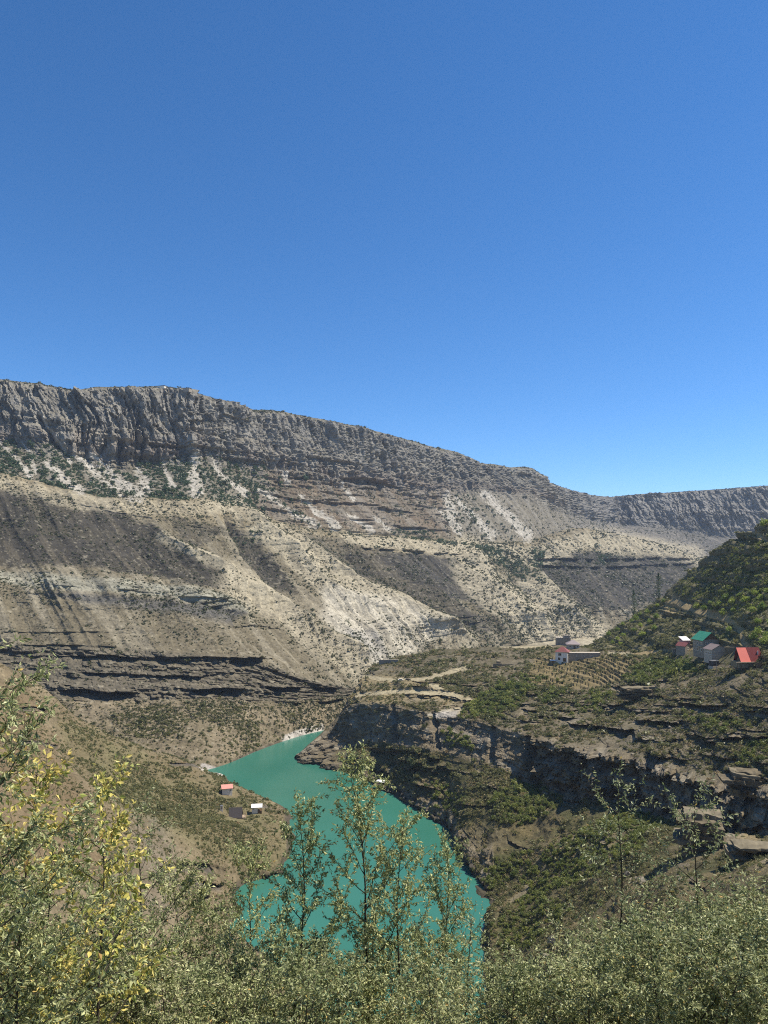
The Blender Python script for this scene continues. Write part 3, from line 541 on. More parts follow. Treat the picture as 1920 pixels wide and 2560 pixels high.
# ======================================================= N: the near left bank, river bed and the slope under the camera (a heightfield)
cpt = []
def addp(px, py, D): p = unproj(px, py, D); cpt.append(tuple(p))
def addz(px, py, z): addp(px, py, dist_for_z(py, z))
for a in [(-250, 1600, 380), (0, 1660, 400), (60, 1690, 410), (150, 1770, 430), (300, 1850, 450), (430, 1893, 490)]:
    addp(*a); p = unproj(a[0]-30, a[1], a[2]+45); cpt.append((p[0], p[1], p[2]-26))
for a in [(540, 1930), (580, 1962), (640, 1986), (690, 2008), (735, 2045), (742, 2090), (725, 2140), (700, 2200), (670, 2240), (610, 2270), (590, 2290), (560, 2330)]: addz(*a, -150)
for a in [(600, 1925), (660, 1965), (730, 1995), (790, 2040), (800, 2150), (770, 2230), (700, 2300), (900, 2150), (1000, 2300), (900, 1990), (640, 2330), (700, 1900), (1000, 2100)]: addz(*a, -167)
for a in [(-250, 1780, 260), (0, 1780, 330), (0, 1900, 250), (0, 2050, 190), (0, 2200, 150), (300, 2200, 235), (440, 2165, 300), (300, 2000, 350), (150, 2000, 270), (200, 1900, 375), (400, 1960, 425), (500, 2030, 412), (600, 2060, 404), (560, 2010, 432), (640, 2130, 368), (540, 2150, 345), (480, 2230, 285), (400, 2330, 225),
          (150, 2300, 160), (0, 2450, 80), (-250, 2000, 175), (-250, 2300, 100), (300, 2560, 105), (480, 2500, 170)]: addp(*a)
for x, y, z in [(0, 0, -2.2), (0, 10, -10), (0, 30, -28), (0, 60, -57), (0, 100, -98), (0, 140, -142), (0, 180, -162), (-10, 10, -8.2), (10, 10, -8.5), (-26, 30, -23), (26, 30, -24), (-45, 0, -4), (45, 0, -4), (0, -40, -1), (-60, -40, 0), (60, -40, 0), (-60, 60, -40), (62, 60, -43), (100, 100, -72), (70, 170, -116), (30, 220, -158),
                (160, 300, -150), (100, 400, -170), (50, 560, -175), (300, 300, -110), (300, 560, -130), (-90, 30, -20), (90, 30, -20)]: cpt.append((x, y, z))
cpt = np.array(cpt); SC = 100.
def _tps(r2): return np.where(r2 > 0, r2*np.log(r2+1e-12), 0)
q = cpt[:, :2]/SC; K = _tps(((q[:, None]-q[None])**2).sum(-1))+np.eye(len(q))*.01
Pm = np.c_[np.ones(len(q)), q]; Mx = np.block([[K, Pm], [Pm.T, np.zeros((3, 3))]])
sol = np.linalg.solve(Mx, np.r_[cpt[:, 2]-0, 0, 0, 0])
def near_z(x, y):
    s = np.stack([x, y], -1)/SC; out = sol[-3]+s[..., 0]*sol[-2]+s[..., 1]*sol[-1]
    for i in range(len(q)): out = out+sol[i]*_tps((s[..., 0]-q[i, 0])**2+(s[..., 1]-q[i, 1])**2)
    return out
def sheetN():
    s = Sheet()
    u = np.r_[np.arange(-420, -60, 8.), np.arange(-60, 770, 2.3), np.arange(770, 1300, 9.), np.arange(1300, 2400, 25.)]
    inv = np.r_[np.linspace(1/575, 1/260, 330, endpoint=False), np.linspace(1/260, 1/40, 150)]
    D = 1/inv; U, DD = np.meshgrid(u, D)
    X = (U-CX)/F*DD*1.0; Y = DD; Z = near_z(X, Y)
    s.P = np.stack([X, Y, Z], -1); s.n = normals(s.P); s.n *= np.sign(s.n[..., 2:3]); s.u, s.v = proj(s.P)
    above = sstep(-152, -147, Z)
    nm = fbm(X/14, Y/14, Z/14, 4); nf = fbm(X/3, Y/3, Z/3, 3)
    s.P = s.P+s.n*((nm*2.6+nf*.7)*(.25+.75*above)*sstep(500, 440, Y*0+s.P[..., 1])[..., None][..., 0]+0*nm)[..., None]
    rock = np.zeros(U.shape); h = horiz(s.n)
    hx = np.stack([0*U+.5, 0*U-.86, 0*U], -1)
    beds = bedn(Z+nm, 1.6, X/20)
    for p, L, a in (([(392, 2168), (430, 2158), (500, 2155), (545, 2165), (575, 2180)], 22, 2.6), ([(415, 2205), (500, 2200), (560, 2212)], 18, 2.2), ([(420, 2240), (500, 2236), (570, 2245)], 14, 2.5), ([(430, 2280), (520, 2272), (590, 2262)], 14, 3), ([(655, 2190), (690, 2180), (722, 2178)], 16, 4), ([(20, 1772), (80, 1764), (120, 1772)], 12, 3), ([(0, 1850), (90, 1852), (150, 1865)], 9, 2),
                    ([(655, 2010), (700, 2018), (735, 2052)], 8, 1.5), ([(420, 1905), (480, 1908), (520, 1918)], 7, 1.6)):
        q_, par = dpoly(s.u+nm*8, s.v, p); yl = np.interp(s.u, [k[0] for k in p], [k[1] for k in p])+nm*6+nf*3; dn = s.v-yl
        m = sstep(0, .08, par)*(1-sstep(.92, 1, par))*(q_ < 4*L)
        m = m*(.2+sstep(-.2, .2, fbm(X/9+L, Y/9, 0*Z, 3)))
        s.P = s.P+hx*(m*a*(sstep(-L, 0, dn)*(1-sstep(0, 3, dn))*.7-sstep(0, 3, dn)*(1-sstep(L*.8, L*1.8, dn))*(1+.4*beds+.3*nf)))[..., None]
        rock = np.maximum(rock, m*sstep(-2, 2, dn)*(1-sstep(L, L*1.5, dn)))
    C = np.zeros(U.shape+(3,))+lin(150, 132, 100)
    C = mixc(C, sstep(-.1, .4, nm)*.6, lin(176, 158, 122)); C = mixc(C, sstep(.05, .45, fbm(X/6+2, Y/6, Z/6, 4))*.45, lin(124, 112, 82))
    g = inpoly(s.u+nm*20, s.v+nm*12, [(150, 1800), (330, 1870), (520, 1940), (680, 2020), (735, 2070), (710, 2190), (560, 2150), (420, 2090), (300, 2010), (180, 1900)], 25); s.green = g
    C = mixc(C, g*.6*(.5+.5*sstep(-.2, .3, nm)), lin(124, 122, 76))
    br = inpoly(s.u+nm*20, s.v+nm*12, [(-400, 1700), (60, 1720), (150, 1900), (250, 2050), (330, 2150), (250, 2200), (-400, 2200)], 25)
    C = mixc(C, br*.55, lin(142, 118, 84))
    C = mixc(C, inpoly(s.u+nm*14, s.v+nm*8, [(270, 2060), (400, 2040), (450, 2150), (420, 2320), (300, 2250)], 30)*.4*(.4+.6*sstep(-.2, .3, nm)), lin(146, 138, 126))
    C = mixc(C, rock*.9, lin(110, 102, 90)); C = mixc(C, rock*sstep(0, .5, nf)*.5, lin(146, 136, 116))
    rim = band(Z, -151, -147.8, .6)*(s.u > 560); C = mixc(C, rim*.75, lin(92, 84, 72))
    bc, _ = dpoly(s.u, s.v, [(508, 1918), (530, 1926), (556, 1932)]); C = mixc(C, sstep(11, 7, bc), lin(236, 226, 210))
    s.C = np.clip(tone(C*(1+.2*fbm(X/.9, Y/.9, Z/.9, 2))[..., None], .54, .95), .01, .9); s.nm = nm; s.steep = rock
    return s
sN = sheetN(); finish(sN, 'left_bank_hillside', M_near)
xs = np.arange(-70, 70.1, .8); ys = np.r_[np.arange(40, -40.1, -.8)]
XX, YY = np.meshgrid(xs, ys); ZZ = near_z(XX, YY)
sC = Sheet(); nn = fbm(XX/2, YY/2, 0*XX, 4); sC.P = np.stack([XX, YY, ZZ+nn*.35], -1)
sC.C = mixc(np.zeros(XX.shape+(3,))+lin(132, 118, 88), sstep(-.1, .4, nn)*.7, lin(110, 108, 66)); finish(sC, 'foreground_slope', M_near)

# ---------------------------------------------------------------- water and the land beyond
def water_mat():
    m = bpy.data.materials.new('milky turquoise water'); m.use_nodes = True; t = m.node_tree; N = t.nodes; L = t.links
    b = N['Principled BSDF']; b.inputs['Roughness'].default_value = .16; b.inputs['IOR'].default_value = 1.33; b.inputs['Specular IOR Level'].default_value = .35
    tc = N.new('ShaderNodeTexCoord'); mp = N.new('ShaderNodeMapping'); mp.inputs['Scale'].default_value = (1, .6, 1); L.new(tc.outputs['Object'], mp.inputs[0])
    n = N.new('ShaderNodeTexNoise'); n.inputs['Scale'].default_value = .9; n.inputs['Detail'].default_value = 5; L.new(mp.outputs[0], n.inputs['Vector'])
    n2 = N.new('ShaderNodeTexNoise'); n2.inputs['Scale'].default_value = .012; n2.inputs['Detail'].default_value = 4; L.new(tc.outputs['Object'], n2.inputs['Vector'])
    cr = N.new('ShaderNodeMix'); cr.data_type = 'RGBA'; cr.inputs[6].default_value = (*lin(50, 104, 87), 1); cr.inputs[7].default_value = (*lin(57, 112, 95), 1)
    mr = N.new('ShaderNodeMapRange'); mr.inputs['From Min'].default_value = .35; mr.inputs['From Max'].default_value = .65; L.new(n2.outputs['Fac'], mr.inputs['Value']); L.new(mr.outputs[0], cr.inputs[0])
    L.new(cr.outputs[2], b.inputs['Base Color'])
    bp = N.new('ShaderNodeBump'); bp.inputs['Strength'].default_value = .45; bp.inputs['Distance'].default_value = .16; L.new(n.outputs['Fac'], bp.inputs['Height']); L.new(bp.outputs[0], b.inputs['Normal'])
    return m
gx, gy = np.meshgrid(np.linspace(-330, 260, 60), np.linspace(780, 110, 60))
wm = make_mesh('river', np.stack([gx, gy, 0*gx-150.], -1), gridfaces(60, 60)); tag(link('river', wm, water_mat()), kind='structure')
R0 = 5000.
gm = make_mesh('ground', np.array([[-R0, -R0, -190], [R0, -R0, -190], [R0, R0, -190], [-R0, R0, -190.]]), np.array([[0, 1, 2, 3]]), np.tile(lin(140, 126, 98), (4, 1)))
tag(link('ground', gm, M_far), kind='structure')
#==OBJECTS==
# ---------------------------------------------------------------- scrub: uncountable bushes, one object per mass, instanced on its own points
def leaf_ball(r, n, rad, flat, leaf, seed, up=.35, clumps=0):
    """n leaf cards spread through an uneven dome of radius rad"""
    g = np.random.default_rng(seed)
    if clumps:
        cc = g.normal(size=(clumps, 3)); cc /= np.linalg.norm(cc, axis=1)[:, None]; cc *= rad*.62*g.uniform(.5, 1, (clumps, 1)); cc[:, 2] = np.abs(cc[:, 2])*flat+rad*.28*flat
        k = g.integers(0, clumps, n); d = g.normal(size=(n, 3)); d /= np.linalg.norm(d, axis=1)[:, None]
        c = cc[k]+d*(g.uniform(.25, 1, (n, 1))**.5)*rad*.45*g.uniform(.6, 1.15, clumps)[k][:, None]
        c[:, 2] = np.maximum(c[:, 2], .02*rad)
    else:
        d = g.normal(size=(n, 3)); d /= np.linalg.norm(d, axis=1)[:, None]; d[:, 2] = np.abs(d[:, 2])
        c = d*(g.uniform(.3, 1, (n, 1))**.6)*rad*(1+.35*np.sin(d[:, :1]*5+seed)*np.cos(d[:, 1:2]*4)); c[:, 2] *= flat
    a = g.normal(size=(n, 3)); a /= np.linalg.norm(a, axis=1)[:, None]
    b = np.cross(a, g.normal(size=(n, 3))); b /= np.linalg.norm(b, axis=1)[:, None]
    L = leaf*g.uniform(.6, 1.3, (n, 1))
    V = np.stack([c-a*L, c-b*L*.6, c+a*L, c+b*L*.6], 1).reshape(-1, 3)
    return V, np.arange(4*n).reshape(-1, 4)
def scrub(name, label, pts, sc_, protos, mat, seed=0):
    g = np.random.default_rng(seed); Vs = []; Fs = []; pr = []; off = 0
    for k, (V, f) in enumerate(protos):
        Vs.append(V); Fs.append(f+off); off += len(V); pr.append(np.full(len(V), k))
    nP = len(pts); Vs.append(pts); pr.append(np.full(nP, -1)); V = np.concatenate(Vs); Fa = np.concatenate(Fs); pr = np.concatenate(pr).astype(np.int32)
    me = make_mesh(name, V, Fa, None, smooth=False)
    n = len(V); pick = np.full(n, -1, np.int32); pick[-nP:] = g.integers(0, len(protos), nP)
    scl = np.zeros((n, 3), np.float32); scl[-nP:] = sc_[:, None]*g.uniform(.75, 1.25, (nP, 3)); rot = np.zeros((n, 3), np.float32); rot[-nP:, 2] = g.uniform(0, 6.28, nP); rot[-nP:, :2] = g.normal(0, .12, (nP, 2))
    for nm, ty, arr, key in (('proto', 'INT', pr, 'value'), ('pick', 'INT', pick, 'value'), ('scl', 'FLOAT_VECTOR', scl, 'vector'), ('rot', 'FLOAT_VECTOR', rot, 'vector')):
        a = me.attributes.new(nm, ty, 'POINT'); a.data.foreach_set(key, arr.ravel())
    o = link(name, me, mat); tag(o, label, 'shrubs', kind='stuff')
    ng = bpy.data.node_groups.new(name, 'GeometryNodeTree')
    ng.interface.new_socket('Geometry', in_out='INPUT', socket_type='NodeSocketGeometry'); ng.interface.new_socket('Geometry', in_out='OUTPUT', socket_type='NodeSocketGeometry')
    N = ng.nodes; L = ng.links; gi = N.new('NodeGroupInput'); go = N.new('NodeGroupOutput'); jn = N.new('GeometryNodeJoinGeometry')
    def attr(nm, ty):
        a = N.new('GeometryNodeInputNamedAttribute'); a.data_type = ty; a.inputs['Name'].default_value = nm; return a.outputs['Attribute']
    def eq(sock, v):
        c = N.new('FunctionNodeCompare'); c.data_type = 'INT'; c.operation = 'EQUAL'; L.new(sock, c.inputs[2]); c.inputs[3].default_value = v; return c.outputs[0]
    def sep(v):
        s_ = N.new('GeometryNodeSeparateGeometry'); s_.domain = 'POINT'; L.new(gi.outputs[0], s_.inputs[0]); L.new(eq(attr('proto', 'INT'), v), s_.inputs['Selection']); return s_.outputs[0]
    P = sep(-1)
    for k in range(len(protos)):
        ip = N.new('GeometryNodeInstanceOnPoints'); L.new(P, ip.inputs['Points']); L.new(eq(attr('pick', 'INT'), k), ip.inputs['Selection']); L.new(sep(k), ip.inputs['Instance'])
        L.new(attr('rot', 'FLOAT_VECTOR'), ip.inputs['Rotation']); L.new(attr('scl', 'FLOAT_VECTOR'), ip.inputs['Scale']); L.new(ip.outputs[0], jn.inputs[0])
    L.new(jn.outputs[0], go.inputs[0])
    md = o.modifiers.new('scatter', 'NODES'); md.node_group = ng
    return o
def pick_pts(s, dens, n, seed, screen=.5):
    """n points on a sheet, drawn by a density over its surface"""
    g = np.random.default_rng(seed); P = s.P
    du = np.linalg.norm(np.gradient(P, axis=1), axis=-1); dv = np.linalg.norm(np.gradient(P, axis=0), axis=-1)
    nz = np.clip(normals(P)[..., 2], 0, 1) if True else 1
    wgt = (np.clip(dens, 0, None)*(du*dv)**(1-screen)*sstep(.25, .6, np.abs(nz))*(P[..., 2] > -149.3)).ravel()
    x, y = s.proj; wgt = wgt*((x > -60) & (x < 1980) & (y < 2600)).ravel()
    k = g.choice(len(wgt), n, p=wgt/wgt.sum()); i, j = np.divmod(k, P.shape[1])
    i2 = np.clip(i+1, 0, P.shape[0]-1); j2 = np.clip(j+1, 0, P.shape[1]-1); a = g.random((n, 1)); b = g.random((n, 1))
    return P[i, j]+(P[i2, j]-P[i, j])*a+(P[i, j2]-P[i, j])*b
def lognorm(n, m, s_, seed): return m*np.exp(np.random.default_rng(seed).normal(0, s_, n))
far_pro = [leaf_ball(0, 26, 1., .75, .42, k) for k in range(3)]
mid_pro = [leaf_ball(0, 80, 1., .8, .24, 10+k) for k in range(3)]
big_pro = [leaf_ball(0, 240, 1., .95, .15, 20+k, clumps=7) for k in range(3)]
tuft_pro = [leaf_ball(0, 40, 1., .55, .34, 30+k) for k in range(3)]
M_farscrub = leaf_mat('dark scrub leaves', (84, 88, 58), .3, .2); M_midscrub = leaf_mat('olive scrub leaves', (122, 122, 78), .4, .35); M_green = leaf_mat('fresh green leaves', (126, 134, 70), .3, .4)
M_dry = leaf_mat('dry grass and twigs', (158, 144, 102), .3, .25); M_tal = leaf_mat('dark tree leaves', (80, 98, 66), .25, .2)
def vegA():
    s = sA; t, u, v = s.t, s.u, s.v; X, Y, Z = [s.P[..., i] for i in range(3)]
    cl = sstep(-.25, .35, fbm(X/45, Y/45, Z/45, 3))
    den = (s.wsh*1.0+s.wlow*1.3+s.wbk*2.4+s.wl*.5+s.wtal*.6+s.wc*.1+band(t, 4, 5, .1)*1.0+band(t, .8, 1.5, .2)*1.2)*(.15+cl)*(1-.55*sstep(.25, .5, s.stn))
    den = den*(1-.8*inpoly(s.ux, s.vy, [(790, 1478), (960, 1505), (1040, 1560), (960, 1600), (850, 1590), (800, 1545)], 14))
    p = pick_pts(s, den, 60000, 1, .55); scrub('mountain_scrub', 'small dark bushes dotted over the mountain slopes', p, lognorm(len(p), .78, .42, 1)*np.clip(p[:, 1]/800, .75, 2.0), far_pro, M_farscrub, 1)
    grn = np.zeros(u.shape)
    for poly in ([(0, 1130), (40, 1120), (75, 1160), (70, 1185), (0, 1180)], [(60, 1110), (140, 1105), (190, 1170), (230, 1215), (160, 1200), (90, 1170)], [(340, 1230), (400, 1150), (470, 1145), (475, 1220), (520, 1235), (440, 1252), (370, 1250)], [(500, 1150), (600, 1165), (650, 1220), (560, 1235), (500, 1215)], [(1165, 1368), (1250, 1372), (1300, 1400), (1320, 1460), (1290, 1450), (1230, 1400)],
                 [(1330, 1375), (1360, 1380), (1355, 1440), (1330, 1420)], [(1490, 1385), (1520, 1390), (1510, 1420), (1490, 1410)], [(600, 1340), (640, 1330), (640, 1365), (605, 1370)], [(0, 1160), (60, 1180), (40, 1190), (0, 1186)], [(960, 1325), (1060, 1330), (1160, 1360), (1100, 1358), (980, 1340)]): grn = np.maximum(grn, inpoly(s.ux, s.vy, poly, 7))
    tg = s.wtal*(u < 655)*sstep(-.22, .2, fbm(X/38+6, Y/38, Z/38, 3)); grn = np.maximum(grn*.55, tg)*(1-.96*s.scree)
    p = pick_pts(s, grn, 3600, 2, .4); scrub('scree_thicket', 'dark green thickets of low trees below the grey cliff', p, lognorm(len(p), 1.9, .35, 2)*np.clip(p[:, 1]/1100, .8, 1.5), mid_pro, M_tal, 2)
    bk = inpoly(s.ux, s.vy, [(280, 1790), (420, 1760), (640, 1760), (740, 1790), (700, 1850), (600, 1890), (480, 1930), (400, 1890), (300, 1850)], 12)
    p = pick_pts(s, (.25+bk)*(.25+cl)*s.wbk*(u < 800), 2600, 3, .3); scrub('bank_scrub', 'olive bushes on the slope below the rock ledges', p, lognorm(len(p), .85, .4, 3), mid_pro, M_midscrub, 3)
    # countable small trees on the pale scree
    td = s.wtal*(u < 1330)*(.15+sstep(-.2, .3, fbm(X/60+3, Y/60, Z/60, 2)))*(u < 760)+.5*inpoly(s.ux, s.vy, [(1080, 1240), (1180, 1235), (1330, 1340), (1200, 1345), (1100, 1320)], 15)+.4*inpoly(s.ux, s.vy, [(620, 1250), (760, 1300), (860, 1330), (700, 1320)], 12)
    p = pick_pts(s, td, 270, 4, .3); g = np.random.default_rng(4)
    prot = []
    for k in range(4):
        V, f = leaf_ball(0, 120, 1., 1.15, .2, 40+k, clumps=6); V[:, 2] += .35
        a = np.linspace(0, 2*np.pi, 6)[:-1]; tv = np.concatenate([np.c_[.09*np.cos(a), .09*np.sin(a), 0*a-.4], np.c_[.05*np.cos(a), .05*np.sin(a), 0*a+.7]]); tf = np.array([[i, (i+1) % 5, 5+(i+1) % 5, 5+i] for i in range(5)])
        prot.append(make_mesh('scree_tree', np.concatenate([V, tv]), np.concatenate([f, tf+len(V)]), None, False))
    for i, q_ in enumerate(p):
        r = 3.3*math.exp(g.normal(0, .28)); o = link('scree_tree', prot[i % 4], M_tal, None, q_, (0, 0, g.uniform(0, 6.28)), (r, r, r*g.uniform(.9, 1.3)))
        tag(o, 'small dark green tree on the pale scree below the grey cliff', 'tree', 'dark trees scattered over the scree')
vegA()
def vegB():
    s = sB; t, u, v = s.t, s.u, s.v; X, Y, Z = [s.P[..., i] for i in range(3)]
    cl = sstep(-.2, .3, fbm(X/22, Y/22, Z/22, 3)); clear = (1-s.road)*(1-s.path)*(1-.8*s.ter)*(1-s.pad)
    inn = (u > 880)
    den = (s.wpl*1.0+s.wlo*1.6+.12*s.wcl)*(.12+cl)*clear*inn*(1-.8*np.clip(s.rock, 0, 1))*(1-.75*inpoly(s.ux, s.vy, [(880, 1690), (1040, 1695), (1200, 1762), (1000, 1765), (880, 1760)], 10))
    p = pick_pts(s, den, 18000, 11, .55); scrub('hillside_scrub', 'olive grey bushes across the right bank', p, lognorm(len(p), .8, .42, 11)*np.clip(p[:, 1]/420, .55, 1.4), mid_pro, M_midscrub, 11)
    p = pick_pts(s, den, 24000, 12, .55); scrub('dry_grass', 'tufts of dry grass on the right bank', p, lognorm(len(p), .5, .35, 12)*np.clip(p[:, 1]/420, .5, 1.4), tuft_pro, M_dry, 12)
    grn = np.zeros(u.shape)
    for poly, a in (([(1155, 1790), (1180, 1755), (1260, 1710), (1330, 1690), (1370, 1690), (1330, 1730), (1290, 1770), (1240, 1795)], 1), ([(1345, 1750), (1400, 1700), (1440, 1705), (1420, 1730), (1370, 1760)], 1), ([(1230, 2000), (1300, 1960), (1390, 1975), (1400, 2020), (1330, 2080), (1260, 2090), (1220, 2050)], 1), ([(1300, 2200), (1430, 2100), (1560, 2030), (1660, 2060), (1600, 2150), (1450, 2220), (1300, 2290)], .9),
                    ([(1210, 2240), (1300, 2190), (1330, 2150), (1260, 2160), (1205, 2200)], 1), ([(1240, 2330), (1330, 2260), (1450, 2280), (1350, 2380), (1250, 2390)], .8), ([(1840, 1890), (1920, 1850), (1990, 1860), (1990, 1900), (1860, 1920)], 1), ([(1560, 1690), (1620, 1650), (1720, 1645), (1760, 1680), (1660, 1700), (1600, 1720)], .8), ([(1480, 1720), (1530, 1740), (1500, 1790), (1420, 1800)], .5), ([(1700, 1760+30), (1820, 1800), (1900, 1830), (1800, 1850)], .5), ([(1110, 1820), (1180, 1850), (1190, 1880), (1110, 1860)], .6), ([(1050, 1950), (1150, 1980), (1180, 2040), (1100, 2030)], .4)):
        grn = np.maximum(grn, a*inpoly(s.ux, s.vy, poly, 10))
    p = pick_pts(s, grn*clear, 3600, 13, .45); scrub('green_thicket', 'dense green bushes filling the hollows of the right bank', p, lognorm(len(p), 1.35, .3, 13)*np.clip(p[:, 1]/420, .6, 1.35), big_pro, M_green, 13)
    s = sH; X, Y, Z = [s.P[..., i] for i in range(3)]
    p = pick_pts(s, (1-s.road)*(.2+sstep(-.2, .3, s.nm))*(s.t > .9)*(1-sstep(1.2, .8, np.hypot((s.u-1790)/115, (s.v-1640)/22))), 3600, 14, .5); scrub('hill_scrub', 'olive bushes covering the right hill', p, lognorm(len(p), 1.05, .35, 14), mid_pro, M_midscrub, 14)
    p = pick_pts(s, (1-s.road)*(s.t > .9)*inpoly(s.ux, s.vy, [(1690, 1480), (1760, 1430), (1860, 1370), (1960, 1330), (1990, 1500), (1860, 1540), (1760, 1520)], 20), 1000, 15, .5); scrub('hill_thicket', 'fresh green bushes massed on the upper right hill', p, lognorm(len(p), 1.25, .3, 15), big_pro, M_green, 15)
    s = sN; X, Y, Z = [s.P[..., i] for i in range(3)]
    cl = sstep(-.2, .3, fbm(X/18, Y/18, Z/18, 3))
    m = (s.P[..., 1] > 90)*(1-.8*s.steep)
    for a_, b_, rx, ry in ((570, 1986, 26, 14), (592, 2040, 30, 18), (645, 2032, 26, 12), (557, 2026, 10, 8)): m = m*(1-sstep(1.2, .9, np.hypot((s.u-a_)/rx, (s.v-b_)/ry)))
    p = pick_pts(s, (.35+1.2*s.green)*(.25+cl)*m*(s.v > 1700), 14000, 16, .5); scrub('left_bank_scrub', 'olive green bushes on the left bank around the huts', p, lognorm(len(p), .6, .38, 16)*np.clip(p[:, 1]/400, .45, 1.2), mid_pro, M_midscrub, 16)
    p = pick_pts(s, (.5+.6*s.green)*(.3+cl)*m, 9000, 17, .5); scrub('left_bank_grass', 'tufts of dry grass on the brown left bank', p, lognorm(len(p), .4, .35, 17)*np.clip(p[:, 1]/400, .45, 1.2), tuft_pro, M_dry, 17)
vegB()

# ---------------------------------------------------------------- single trees and shrubs
M_bark = plain('grey brown bark', (92, 82, 70), .9, .25, 9., bump=.5); M_barkd = plain('dark bark', (70, 62, 52), .9, .25, 9.)
def tube(path, r0, r1, k=5):
    path = np.asarray(path, float); n = len(path); d = np.gradient(path, axis=0); d /= np.linalg.norm(d, axis=1)[:, None]+1e-9
    ref = np.array([.3, .9, .1]); a = np.cross(d, ref); a /= np.linalg.norm(a, axis=1)[:, None]+1e-9; b = np.cross(d, a)
    r = np.linspace(r0, r1, n)[:, None, None]; th = np.linspace(0, 2*np.pi, k+1)[:-1]
    V = path[:, None]+r*(a[:, None]*np.cos(th)[None, :, None]+b[:, None]*np.sin(th)[None, :, None])
    f = [[i*k+j, i*k+(j+1) % k, (i+1)*k+(j+1) % k, (i+1)*k+j] for i in range(n-1) for j in range(k)]
    return V.reshape(-1, 3), np.array(f)
def bend(p0, d0, L, n, g, up=.15, wob=.12):
    p = [np.array(p0, float)]; d = np.array(d0, float); st = L/n
    for i in range(n):
        d = d+np.array([0, 0, up])/n*2+g.normal(0, wob, 3)/math.sqrt(n); d /= np.linalg.norm(d); p.append(p[-1]+d*st)
    return np.array(p)
def make_tree(seed, h=7., nb=30, reach=.26, tw=8, lf=13, ll=.058, lw=.4, start=.22, pal=((150, 152, 92), (112, 122, 66), (176, 172, 104)), yellow=.0, droop=.35, up=.55, twl=.42):
    g = np.random.default_rng(seed); TV = []; TF = []; off = 0
    def add(path, r0, r1, k=5):
        nonlocal off
        V, f = tube(path, r0, r1, k); TV.append(V); TF.append(f+off); off += len(V)
    trunk = bend((0, 0, -.4), (g.normal(0, .06), g.normal(0, .06), 1), h+.4, 14, g, .3, .26)
    trunk[:, :2] -= trunk[-1, :2]*np.clip(trunk[:, 2:]/trunk[-1, 2], 0, 1); trunk[:, 2] *= h/trunk[-1, 2]; add(trunk, .0058*h, .0035, 6)
    S = []; Dr = []
    for i in range(nb):
        f = start+(1-start)*((i+g.random())/nb)**.9; f = min(f, .985); q_ = f*14; k = int(q_); p0 = trunk[k]*(1-q_+k)+trunk[min(k+1, 14)]*(q_-k)
        az = i*2.4+g.normal(0, .4); el = up+g.normal(0, .15); L = h*reach*((1-f)**.75)*g.uniform(.7, 1.25)+.3
        b = bend(p0, (math.cos(az)*math.cos(el), math.sin(az)*math.cos(el), math.sin(el)), L, 7, g, .18, .2); add(b, .0022*h*(1-f)+.004, .002, 4)
        nt_ = max(3, int(tw*(.5+L/(h*reach))))
        for j in range(nt_):
            fj = .18+.82*(j+g.random())/nt_; qj = fj*7; kj = min(int(qj), 6); pj = b[kj]*(1-qj+kj)+b[kj+1]*(qj-kj)
            dj = (b[kj+1]-b[kj]); dj /= np.linalg.norm(dj); dj = dj*.6+g.normal(0, .55, 3); dj[2] += .15; dj /= np.linalg.norm(dj)
            tl = twl*g.uniform(.5, 1.2)*(1.1-.4*fj); c = bend(pj, dj, tl, 4, g, -.1, .2); add(c, .0022, .0012, 3)
            m = max(4, int(lf*tl/twl)); fr = g.random(m)*4; kk = np.minimum(fr.astype(int), 3); S.append(c[kk]+(c[kk+1]-c[kk])*(fr-kk)[:, None]); Dr.append(np.tile(dj, (m, 1)))
        m = int(lf*1.2); fr = 2+g.random(m)*5; kk = np.minimum(fr.astype(int), 6); S.append(b[kk]+(b[kk+1]-b[kk])*(fr-kk)[:, None]); Dr.append(b[kk+1]-b[kk])
    m = 60; fr = 11+g.random(m)*3; kk = np.minimum(fr.astype(int), 13); S.append(trunk[kk]+(trunk[kk+1]-trunk[kk])*(fr-kk)[:, None]); Dr.append(trunk[kk+1]-trunk[kk])
    S = np.concatenate(S); Dr = np.concatenate(Dr); n = len(S); Dr /= np.linalg.norm(Dr, axis=1)[:, None]
    a = Dr*.6+g.normal(0, .65, (n, 3)); a[:, 2] -= droop; a /= np.linalg.norm(a, axis=1)[:, None]
    b = np.cross(a, g.normal(0, 1, (n, 3))); b /= np.linalg.norm(b, axis=1)[:, None]; nn_ = np.cross(a, b)
    L = ll*g.uniform(.65, 1.25, (n, 1)); W = L*lw*g.uniform(.8, 1.2, (n, 1))*.5
    p0 = S+a*L*.12; V = np.stack([p0, p0+a*L*.45-b*W+nn_*L*.08, p0+a*L-nn_*L*.1, p0+a*L*.45+b*W+nn_*L*.08], 1).reshape(-1, 3)
    pal_ = np.array([lin(*c) for c in pal]); kx = g.integers(0, len(pal_), n); cc = pal_[kx]*g.uniform(.75, 1.25, (n, 1))
    hz = (S[:, 2]-S[:, 2].min())/(np.ptp(S[:, 2])+1e-6); ym = g.random(n) < yellow*(.3+hz); cc[ym] = lin(206, 190, 108)*.9*g.uniform(.8, 1.15, (ym.sum(), 1)); dd = g.random(n) < .012; cc[dd] = lin(190, 160, 96)
    crown = make_mesh('crown', V, np.arange(4*n).reshape(-1, 4), np.repeat(cc, 4, 0)*1.28, False)
    return make_mesh('trunk', np.concatenate(TV), np.concatenate(TF), None, True), crown, n
M_leaf = leaf_mat('foreground leaves', (120, 130, 70), .14, .32, attr=True, hue=.012)
